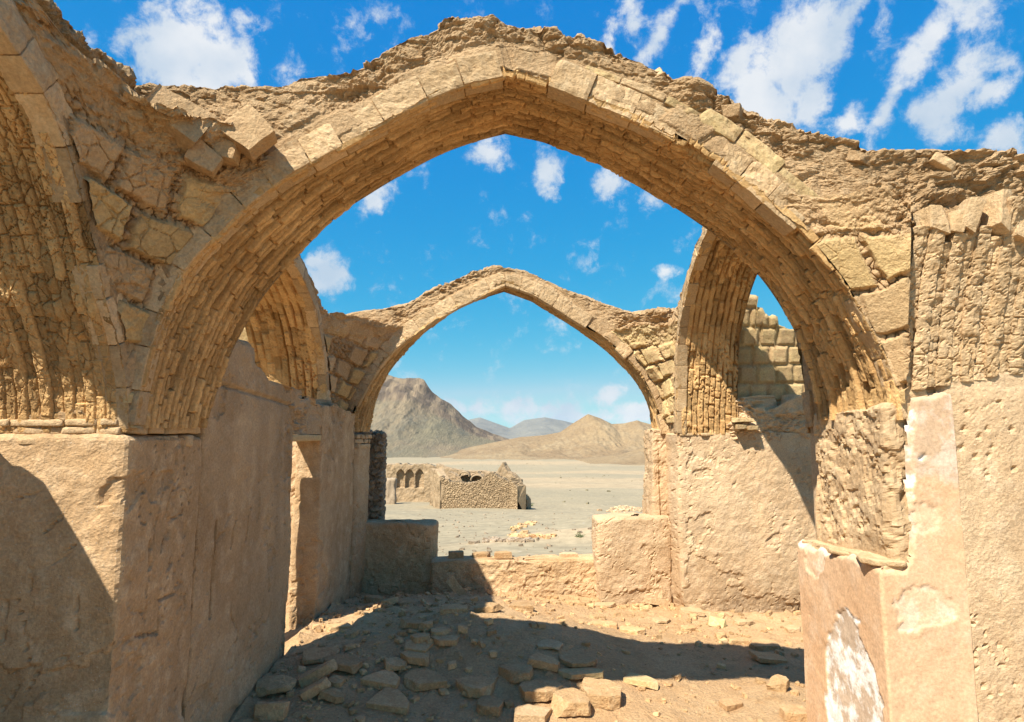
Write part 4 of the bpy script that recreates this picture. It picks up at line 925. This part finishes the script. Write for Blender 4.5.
def rwall(name, p0, p1, topf, th, seed, mat, stone=True, n=200):
    p0 = np.array(p0); p1 = np.array(p1); L = np.linalg.norm(p1 - p0); dv = (p1 - p0) / L; nn = np.array([dv[1], -dv[0]])
    s = np.linspace(0, 1, n); zb = float(ground_z(np.array(p0[0]), np.array(p0[1]))) - .5
    rows = []; nv = 46
    zt = np.array([topf(q) for q in s]) + .26 * fbm(np.stack([s * L, 0 * s, 0 * s], -1), 1.3, 5, seed, .6)
    base = p0 + (p1 - p0) * s[:, None]
    for v in np.linspace(0, 1, nv): rows.append(np.concatenate([base, (zb + (zt - zb) * v)[:, None]], 1))
    for w in (.25, .5, .75, 1.0): rows.append(np.concatenate([base - nn * th * w, (zt + .03)[:, None]], 1))
    for v in (.5, 0): rows.append(np.concatenate([base - nn * th, (zb + (zt - zb) * v)[:, None]], 1))
    P = np.stack(rows, 1)
    # closed ends
    e0 = np.repeat(P[:1].mean(1, keepdims=True), P.shape[1], 1); e1 = np.repeat(P[-1:].mean(1, keepdims=True), P.shape[1], 1); P = np.concatenate([e0, P, e1], 0)
    d, a = stone_disp(seed, 6.0, .06)(P) if stone else (.16 * fbm(P, 1.6, 5, seed, .6), {})
    d[0] = 0; d[-1] = 0
    return grid_obj(name, P, d, np.array([nn[0], nn[1], 0.]), mat, TR, a, smooth=False)
gz = lambda x, y: float(ground_z(np.array(float(x)), np.array(float(y))))
def wp(px, Y): q = at(px, 500, Y); return (q[0], q[1])
zt = lambda py, Y: at(480, py, Y)[2]
prY = 46.
rwall('stone_wall', wp(440, prY), wp(512, prY - 1.2), lambda s: np.interp(s, [0, .1, .35, .5, .62, .72, .85, 1], [zt(478, prY), zt(481, prY), zt(483, prY), zt(481, prY), zt(475, prY), zt(473, prY), zt(477, prY), zt(481, prY)]), .7, 5, M_ruinstone)
rwall('side_wall', wp(430, prY + 6), wp(440, prY - .1), lambda s: np.interp(s, [0, .5, 1], [zt(474, prY), zt(472, prY), zt(478, prY)]), .6, 6, M_ruin, False, 80)
rwall('broken_buttress', wp(510, prY - 1.4), wp(517, prY - 2.0), lambda s: zt(478 + 8 * s, prY), .8, 7, M_ruinstone, True, 60)
rwall('low_wall', wp(517, prY - .5), wp(527, prY - .8), lambda s: zt(490 + 8 * s, prY), .8, 8, M_ruinstone, True, 50)
rwall('back_wall', wp(436, prY + 8), wp(520, prY + 5), lambda s: np.interp(s, [0, .15, .3, .5, .72, .8, .86, 1], [zt(466, 53), zt(468, 53), zt(472, 53), zt(470, 53), zt(474, 52), zt(464, 52), zt(473, 52), zt(480, 52)]), .7, 9, M_ruin, False, 150)
rwall('inner_wall', wp(448, prY + 4), wp(490, prY + 3), lambda s: np.interp(s, [0, .4, .7, 1], [zt(472, 50), zt(477, 50), zt(472, 50), zt(481, 50)]), .6, 10, M_ruin, False, 90)
for (px, py, w) in ((464, 474, 9), (477, 478, 11)):
    Yv = prY + 2.5; th = np.linspace(-.15, math.pi + .1, 26); c = at(px, py + 2, Yv); r0 = w / FPX * Yv / 2 * .95; P = []
    for a in th: P.append([(c[0] + math.cos(a) * r, Yv + dd, c[2] + math.sin(a) * r * .75) for r, dd in ((r0, 0), (r0 * 1.3, 0), (r0 * 1.3, 1.4), (r0, 1.4))])
    P = np.array(P); mesh_obj('vault_stub', P, grid_faces(len(th), 4, False, True), M_ruin, TR)
TR2 = thing('ruined_wall', 'small broken wall stub at left end of the distant ruin', 'wall', (*wp(391, 56), gz(-9, 56)))
V, F = rbox((12, 8, 10), .08); sz = np.array([.9, .8, 2.6]); V = round_pts(V * sz, sz, .1); W = V + np.array([*wp(391, 56), gz(-9, 56) + .9]); W = W + (V / sz) * (fbm(W, 1.6, 4, 3) * .5)[:, None]
mesh_obj('body', W, F, M_stone, TR2)

# ------------------------------------------------------------------ loose bricks and stones, each its own object
def on_floor(px, py, zf=None):
    d = ray(px, py); t = 3.0
    for _ in range(60):
        p = CAM + d * t; e = p[2] - float(floor_z(p[0], p[1])); t += e / -d[2] * .7
    return CAM + d * t
def loose(name, label, cat, px, py, wpx, dep, hgt, rz, tilt=(0, 0), mat=M_rub, seed=1, kind='stone', group=None, pos=None, sink=.2):
    """px,py: middle of its foot; wpx: its width in pixels; dep, hgt in metres"""
    p = on_floor(px, py) if pos is None else np.array(pos); w = max(.03, wpx / FPX * p[1] * .90); size = (w, dep * .88, hgt * (.66 if pos is None else .8))
    if kind == 'brick': V, F = lump(size, seed, .003, .004, cuts=2, n=(16, 12, 6))
    else: V, F = lump(size, seed, min(.004, hgt * .1), .006, cuts=5, n=(16, 13, 9))
    Rm = np.array(Matrix.Rotation(R(rz), 3, 'Z') @ Matrix.Rotation(R(tilt[0]), 3, 'X') @ Matrix.Rotation(R(tilt[1]), 3, 'Y'))
    W = V @ Rm.T; W[:, 2] -= W[:, 2].min() + sink * hgt
    c = np.array([p[0], p[1], p[2] if pos is not None else float(floor_z(p[0], p[1]))])
    o = mesh_obj(name, W + c, F, mat, base=c, smooth=False); tag(o, label, cat, group); return o
LB_ = 'loose_brick'; ST = 'rubble_stone'
items = [
 (LB_, 'upright square brick standing at foot of the left pier, nearest corner', 270, 716, 33, .07, .13, 4, (-14, 0), M_brick, 'brick'),
 (ST, 'dark flat slab lying just behind the upright square brick', 277, 690, 40, .20, .05, 14, (6, -6), M_rub, 'stone'),
 (LB_, 'long brick tilted up on its edge, upper of a leaning pair', 318, 682, 40, .07, .09, 22, (0, -22), M_brick, 'brick'),
 (LB_, 'long brick tilted on its edge, lower of a leaning pair', 316, 696, 28, .07, .08, 24, (0, -24), M_brick, 'brick'),
 (LB_, 'small half brick right of the leaning pair', 336, 685, 15, .09, .05, -20, (8, 12), M_brick, 'brick'),
 (ST, 'broken chunk below the small half brick', 334, 699, 24, .10, .06, -15, (0, 12), M_rub, 'stone'),
 (ST, 'flat shaded slab near foot of the left wall', 320, 659, 35, .22, .045, 10, (4, 0), M_rub, 'stone'),
 (ST, 'thin broken slab right of the flat shaded slab', 343, 667, 38, .20, .06, -10, (0, 6), M_rub, 'stone'),
 (LB_, 'brick at edge of the sunlit patch by the doorway', 339, 629, 26, .12, .06, 14, (0, 0), M_brick, 'brick'),
 (ST, 'rounded upright stone leaning beside the doorway jamb', 324, 607, 17, .10, .17, 20, (-14, 0), M_rub, 'stone'),
 (ST, 'sunlit lump at back of the sunlit patch', 375, 602, 19, .14, .085, 25, (0, 8), M_rub, 'stone'),
 (ST, 'pointed sunlit lump at tip of the sunlit patch', 390, 605, 15, .12, .07, -20, (0, -16), M_rub, 'stone'),
 (LB_, 'square brick with one broken side, above the largest square brick', 384, 683, 34, .18, .065, -16, (6, 4), M_brick, 'brick'),
 (LB_, 'largest square brick lying flat in the lower left rubble', 393, 705, 38, .22, .06, -14, (6, 5), M_brick, 'brick'),
 (ST, 'big rounded flat stone in middle of the shaded heap', 424, 682, 42, .26, .07, 12, (4, -3), M_rub, 'stone'),
 (ST, 'long loaf-shaped stone above the big rounded flat one', 413, 660, 34, .15, .07, -6, (0, 3), M_rub, 'stone'),
 (LB_, 'thin pale tile with clean edges behind the loaf-shaped stone', 418, 648, 27, .16, .03, -12, (8, 0), M_brick, 'brick'),
 (ST, 'small dark cube-like stone left of the clean-edged brick', 421, 641, 18, .12, .075, 20, (0, 0), M_rub, 'stone'),
 (LB_, 'clean-edged brick on crest of the shaded heap', 445, 642, 29, .13, .06, 5, (0, 0), M_brick, 'brick'),
 (ST, 'pale flat stone just behind the clean-edged brick', 440, 633, 20, .12, .05, 12, (0, 0), M_rub, 'stone'),
 (ST, 'wide rough stone near top of the heap', 411, 626, 24, .16, .07, -8, (0, 5), M_rub, 'stone'),
 (ST, 'round-topped stone beside the wide rough stone', 426, 628, 14, .10, .075, 0, (0, 0), M_rub, 'stone'),
 (ST, 'dark tilted slab between loaf-shaped stone and left wall rubble', 396, 669, 24, .14, .055, 30, (10, 10), M_rub, 'stone'),
 (ST, 'thin pale flake lying alone mid floor', 550, 646, 26, .16, .022, -10, (4, 0), M_ring, 'stone'),
 (LB_, 'angular brick with pointed end below the pale flake', 545, 665, 30, .14, .075, -22, (0, 6), M_brick, 'brick'),
 (ST, 'blocky stone left of the angular brick', 518, 676, 33, .20, .09, 14, (0, 0), M_rub, 'stone'),
 (ST, 'thin slab half buried behind the sunlit cluster', 578, 664, 38, .20, .04, -4, (0, 0), M_rub, 'stone'),
 (ST, 'oval stone with flat top in shaded foreground', 475, 690, 39, .22, .09, -6, (0, 0), M_rub, 'stone'),
 (ST, 'smooth rounded stone below the oval flat-topped one', 490, 708, 27, .17, .085, -10, (0, 0), M_rub, 'stone'),
 (ST, 'fist-sized stone beside the smooth rounded one', 509, 706, 10, .07, .055, 20, (0, 0), M_rub, 'stone'),
 (LB_, 'pale sunlit brick at bottom edge where the shade ends', 531, 719, 36, .16, .09, -10, (0, 4), M_ring, 'brick'),
 (ST, 'flat yellowish slab along back of the sunlit cluster', 582, 677, 46, .14, .05, 8, (0, 0), M_ochre, 'stone'),
 (ST, 'half-shaded stone at left of the sunlit cluster', 541, 694, 42, .24, .09, 18, (0, -4), M_rub, 'stone'),
 (ST, 'large crumbling mud block in front of the sunlit cluster', 568, 708, 40, .24, .12, 6, (0, 0), M_rub, 'stone'),
 (ST, 'big square mud block at right of the sunlit cluster', 601, 698, 42, .26, .12, -14, (3, 3), M_rub, 'stone'),
 (LB_, 'clean ochre brick lying alone in the sun', 642, 684, 33, .13, .055, -20, (0, 4), M_ochre, 'brick'),
 (LB_, 'brick on the edge of arch shadow, right of a longer one', 632, 633, 26, .14, .06, -14, (0, 3), M_brick, 'brick'),
 (LB_, 'long brick lying along the edge of arch shadow', 603, 626, 31, .13, .05, -8, (0, 0), M_brick, 'brick'),
 (ST, 'small dark chip behind the long brick at the shadow edge', 597, 618, 16, .10, .04, 0, (0, 0), M_rub, 'stone'),
 (LB_, 'pale broken slab leaning at foot of the right low wall block', 654, 606, 26, .14, .085, 14, (-10, 10), M_ring, 'brick'),
 (ST, 'flat pale stone on sunlit floor before the sill', 606, 607, 28, .14, .035, 6, (0, 0), M_ring, 'stone'),
 (ST, 'long rough stone at left end of the heap crest', 453, 611, 28, .16, .07, 10, (0, 0), M_rub, 'stone'),
 (ST, 'dark slanting slab in middle of the heap crest', 490, 611, 31, .16, .07, -8, (0, -8), M_rub, 'stone'),
 (ST, 'rough block at right end of the heap crest', 520, 609, 28, .18, .08, 8, (0, 0), M_rub, 'stone'),
 (LB_, 'upright pale yellow brick near foot of the right far pier', 718, 626, 19, .07, .12, -18, (-16, 8), M_yellow, 'brick'),
 (LB_, 'pale brick by the far pier foot, left of the yellow brick', 691, 613, 24, .15, .055, -6, (0, 5), M_ring, 'brick'),
 (ST, 'small square stone below the yellow brick', 722, 638, 13, .09, .07, 15, (0, 0), M_brick, 'stone'),
 (ST, 'broken stone right of the small square one', 739, 642, 23, .12, .05, -6, (0, 0), M_rub, 'stone'),
 (ST, 'buried boulder at upper edge of the right shadow band', 763, 647, 32, .2, .07, 6, (0, 0), M_rub, 'stone'),
 (LB_, 'flat square slab inside the right shadow band', 770, 661, 33, .18, .045, -6, (0, 4), M_brick, 'brick'),
 (ST, 'knobbly rock in the sun beside the orange pier', 779, 689, 19, .12, .075, 40, (0, -20), M_rub, 'stone'),
 (LB_, 'thick brick at bottom edge touching the orange pier', 794, 718, 26, .15, .10, -4, (0, 4), M_brick, 'brick'),
 (ST, 'flat stone against foot of the far pier, right part', 770, 607, 26, .14, .04, 4, (0, 0), M_ring, 'stone'),
 (ST, 'thin slab beside the orange pier above the shadow band', 793, 630, 18, .14, .05, 4, (0, 0), M_ring, 'stone'),
 (ST, 'low stone right of the yellow brick', 745, 623, 22, .12, .045, 6, (0, 0), M_ring, 'stone'),
 (LB_, 'small tan brick lying flat just above the shadow band, mid right', 689, 630, 17, .10, .05, 24, (0, 4), M_brick, 'brick'),
 (ST, 'pale flat chip in the sun between low wall block and shadow band', 662, 622, 20, .12, .03, -14, (3, 0), M_ring, 'stone'),
 (LB_, 'half brick in front of the far pier foot, middle part', 738, 612, 16, .10, .06, 18, (0, 8), M_ring, 'brick'),
 (ST, 'sunlit stone in front of the sill, near its right end', 574, 604, 15, .10, .05, 8, (0, 0), M_rub, 'stone'),
 (LB_, 'orange-tan brick lying in sun near bottom edge, left of the thick brick', 730, 706, 22, .11, .05, 30, (0, 3), M_brick, 'brick'),
 (ST, 'dark stone in deep shade where left wall meets low block', 362, 590, 26, .16, .10, 10, (0, 12), M_rub, 'stone'),
 (ST, 'upright dark wedge leaning on left wall near far jamb', 350, 588, 12, .1, .17, 12, (0, 10), M_rub, 'stone'),
]
for k, (nm, lab, px, py, w, dep, h, rz, tilt, mat, kd) in enumerate(items):
    loose(nm, lab, 'brick' if nm == LB_ else 'stone', px, py, w, dep, h, rz, tilt, mat, 500 + k, kd, 'fallen bricks and stones on the floor')
# the thin lit slat leaning against the heap
p = at(456, 579, 6.25); o = loose(LB_, 'narrow sunlit slat leaning against the sill', 'brick', 0, 0, 9, .05, .30, 20, (0, -38), M_ring, 601, 'brick', 'fallen bricks and stones on the floor', pos=(p[0], p[1], p[2] - .13))
# bricks lying on the sill
zs = at(500, 563, 6.7)[2]
for (px, w, h, lab, mat, sd, kd) in ((456, 16, .085, 'grey square block left on the sill', M_rub, 611, 'brick'), (481, 20, .06, 'low dark stone on the sill between block and red brick', M_rub, 612, 'stone'),
                                 (503, 18, .075, 'reddish brick half in sun on the sill', M_brick, 613, 'brick'), (568, 19, .055, 'thin orange brick on sunny right part of the sill', M_orange, 614, 'brick')):
    q = at(px, 560, 6.82); loose(LB_ if kd == 'brick' else ST, lab, 'brick' if kd == 'brick' else 'stone', 0, 0, w, .12, h, 4, (0, 0), mat, sd, kd, 'bricks lying on the sill', pos=(q[0], 6.82, zs + .035), sink=.1)

# small chips, nobody could count them
def chips(name, n, area, zf, smin, smax, mat, seed, dens=None):
    rg = np.random.RandomState(seed); Vs = []; Fs = []; tn = []; off = 0
    V0, F0 = rbox((2, 2, 1), .2); V0 = round_pts(V0, (1, 1, 1), .28)
    got = 0
    while got < n:
        x = rg.uniform(area[0], area[1]); y = rg.uniform(area[2], area[3])
        if dens is not None and rg.rand() > dens(x, y): continue
        s = smin + (smax - smin) * rg.rand() ** 3.2; a = rg.uniform(0, 6.28); S = np.array([s, s * rg.uniform(.5, .9), s * rg.uniform(.3, .6)])
        V = V0 * S * (1 + .25 * rg.randn(len(V0), 1) * .5); c, q = math.cos(a), math.sin(a); V = V @ np.array([[c, q, 0], [-q, c, 0], [0, 0, 1]])
        tl = rg.uniform(-.4, .4); V[:, 2] += V[:, 0] * tl
        Vs.append(V + np.array([x, y, float(zf(x, y)) + S[2] * .3])); Fs.append(F0 + off); off += len(V0); tn.append(np.full(len(V0), rg.uniform(.7, 1.3))); got += 1
    return mesh_obj(name, np.vstack(Vs), np.vstack(Fs), mat, attrs={'tint': np.concatenate(tn)}, kind='stuff', smooth=False)
hd = lambda x, y: min(1, .14 + .75 * math.exp(-(((x + .9) / .7) ** 2 + ((y - 4.9) / 1.5) ** 2)) + .5 * math.exp(-(((x - 1.9) / .8) ** 2 + ((y - 5.8) / .5) ** 2)) + .7 * math.exp(-((y - 6.5) / .25) ** 2))
o = chips('rubble_chips', 2100, (-1.5, 2.9, 3.3, 6.65), floor_z, .010, .075, M_rub, 5, hd); tag(o, 'small mud and brick chips scattered over the dirt floor', 'rubble')
o = chips('pebbles', 1500, (-5, 9, 8, 40), lambda x, y: float(ground_z(np.array(x), np.array(y))), .015, .13, M_stone, 6, lambda x, y: min(1, .25 + .75 * math.exp(-((y - 12) / 9) ** 2))); tag(o, 'stones scattered over the gravel plain', 'stones')
o = chips('desert_scrub', 600, (-70, 120, 30, 330), lambda x, y: float(ground_z(np.array(x), np.array(y))),   .08, .5, M_scrub, 9, lambda x, y: .3 + .7 * (abs(x) < y * .6)); tag(o, 'low dry scrub dotted over the plain', 'scrub')
def on_ground(px, py):
    d = ray(px, py); t = 9.0
    for _ in range(80):
        p = CAM + d * t; t += (p[2] - float(ground_z(np.array(p[0]), np.array(p[1])))) / -d[2] * .5
    return CAM + d * t
# a line of stones and a pale rubble pile outside
def stone_patch(name, label, pts, n, smin, smax, mat, seed, spread):
    rg = np.random.RandomState(seed); Vs = []; Fs = []; tn = []; off = 0; V0, F0 = rbox((2, 2, 2), .2); V0 = round_pts(V0, (1, 1, 1), .3); W = np.array([on_ground(*q) for q in pts])
    for i in range(n):
        t = rg.uniform(0, len(W) - 1); j = int(t); p = W[j] + (W[min(j + 1, len(W) - 1)] - W[j]) * (t - j) + np.r_[rg.randn(2) * spread, 0]
        s = rg.uniform(smin, smax); V = V0 * np.array([s, s * .8, s * .6]) * (1 + .15 * rg.randn(len(V0), 1)); a = rg.uniform(0, 6.28); V = V @ np.array([[math.cos(a), math.sin(a), 0], [-math.sin(a), math.cos(a), 0], [0, 0, 1]])
        Vs.append(V + np.array([p[0], p[1], float(ground_z(np.array(p[0]), np.array(p[1]))) + s * .15])); Fs.append(F0 + off); off += len(V0); tn.append(np.full(len(V0), rg.uniform(.75, 1.3)))
    o = mesh_obj(name, np.vstack(Vs), np.vstack(Fs), mat, attrs={'tint': np.concatenate(tn)}, kind='stuff', smooth=False); tag(o, label, 'stones')
stone_patch('stone_row', 'row of small stones on the gravel beyond the sill', [(478, 543), (495, 541), (512, 541), (530, 541)], 80, .05, .17, M_stone, 3, .10)
stone_patch('stone_row', 'curved row of small stones edging the sandy rise', [(512, 538), (515, 530), (525, 525), (534, 523)], 60, .06, .2, M_rub, 4, .12)
stone_patch('stone_row', 'short row of orange stones under the sandy rise', [(520, 538), (535, 537), (549, 537)], 45, .05, .15, M_brick, 6, .08)
stone_patch('stone_pile', 'pale pile of broken rubble left of the right jamb', [(613, 513), (625, 508), (640, 511)], 130, .10, .34, M_mudl, 5, .45)
def bush(px, py, r, label):
    p = on_ground(px, py); rg = np.random.RandomState(int(px)); V = []; F = []
    for i in range(140):
        c = rg.randn(3) * r * .45; c[2] = abs(c[2]) * .8; d = rg.randn(3); d /= np.linalg.norm(d); e = np.cross(d, rg.randn(3)); e /= np.linalg.norm(e); s = r * .22
        b = len(V); V += [c, c + d * s + e * s * .3, c + d * s * 2, c + d * s - e * s * .3]; F.append([b, b + 1, b + 2, b + 3])
    o = mesh_obj('desert_shrub', np.array(V) + p, np.array(F), M_plant, base=p, smooth=False); tag(o, label, 'shrub', 'green tufts on the plain')
bush(531, 506, .22, 'green tuft at right foot of the distant ruin'); bush(634, 518, .14, 'green tuft below the pale rubble pile'); bush(580, 537, .10, 'tiny green tuft on right of the sandy rise'); bush(513, 530, .10, 'tiny green tuft by the curved stone row')

# ------------------------------------------------------------------ haze
def haze(density=.00005):
    V, F = rbox((0, 0, 0), .0) if False else (np.array([(x, y, z) for x in (-7200, 7200) for y in (-3200, 6800) for z in (-40, 190)], float), np.array([[0, 1, 3, 2], [4, 6, 7, 5], [0, 4, 5, 1], [2, 3, 7, 6], [0, 2, 6, 4], [1, 5, 7, 3]]))
    m = bpy.data.materials.new('haze'); m.use_nodes = True; nt = m.node_tree; nt.nodes.clear(); out = nt.nodes.new('ShaderNodeOutputMaterial'); v = nt.nodes.new('ShaderNodeVolumePrincipled')
    v.inputs['Color'].default_value = (.82, .90, 1, 1); v.inputs['Density'].default_value = density; v.inputs['Anisotropy'].default_value = .2
    nt.links.new(v.outputs[0], out.inputs['Volume']); o = mesh_obj('haze', V, F, m, kind='stuff', smooth=False); tag(o, 'thin pale desert air fading the far mountains', 'haze')
haze()
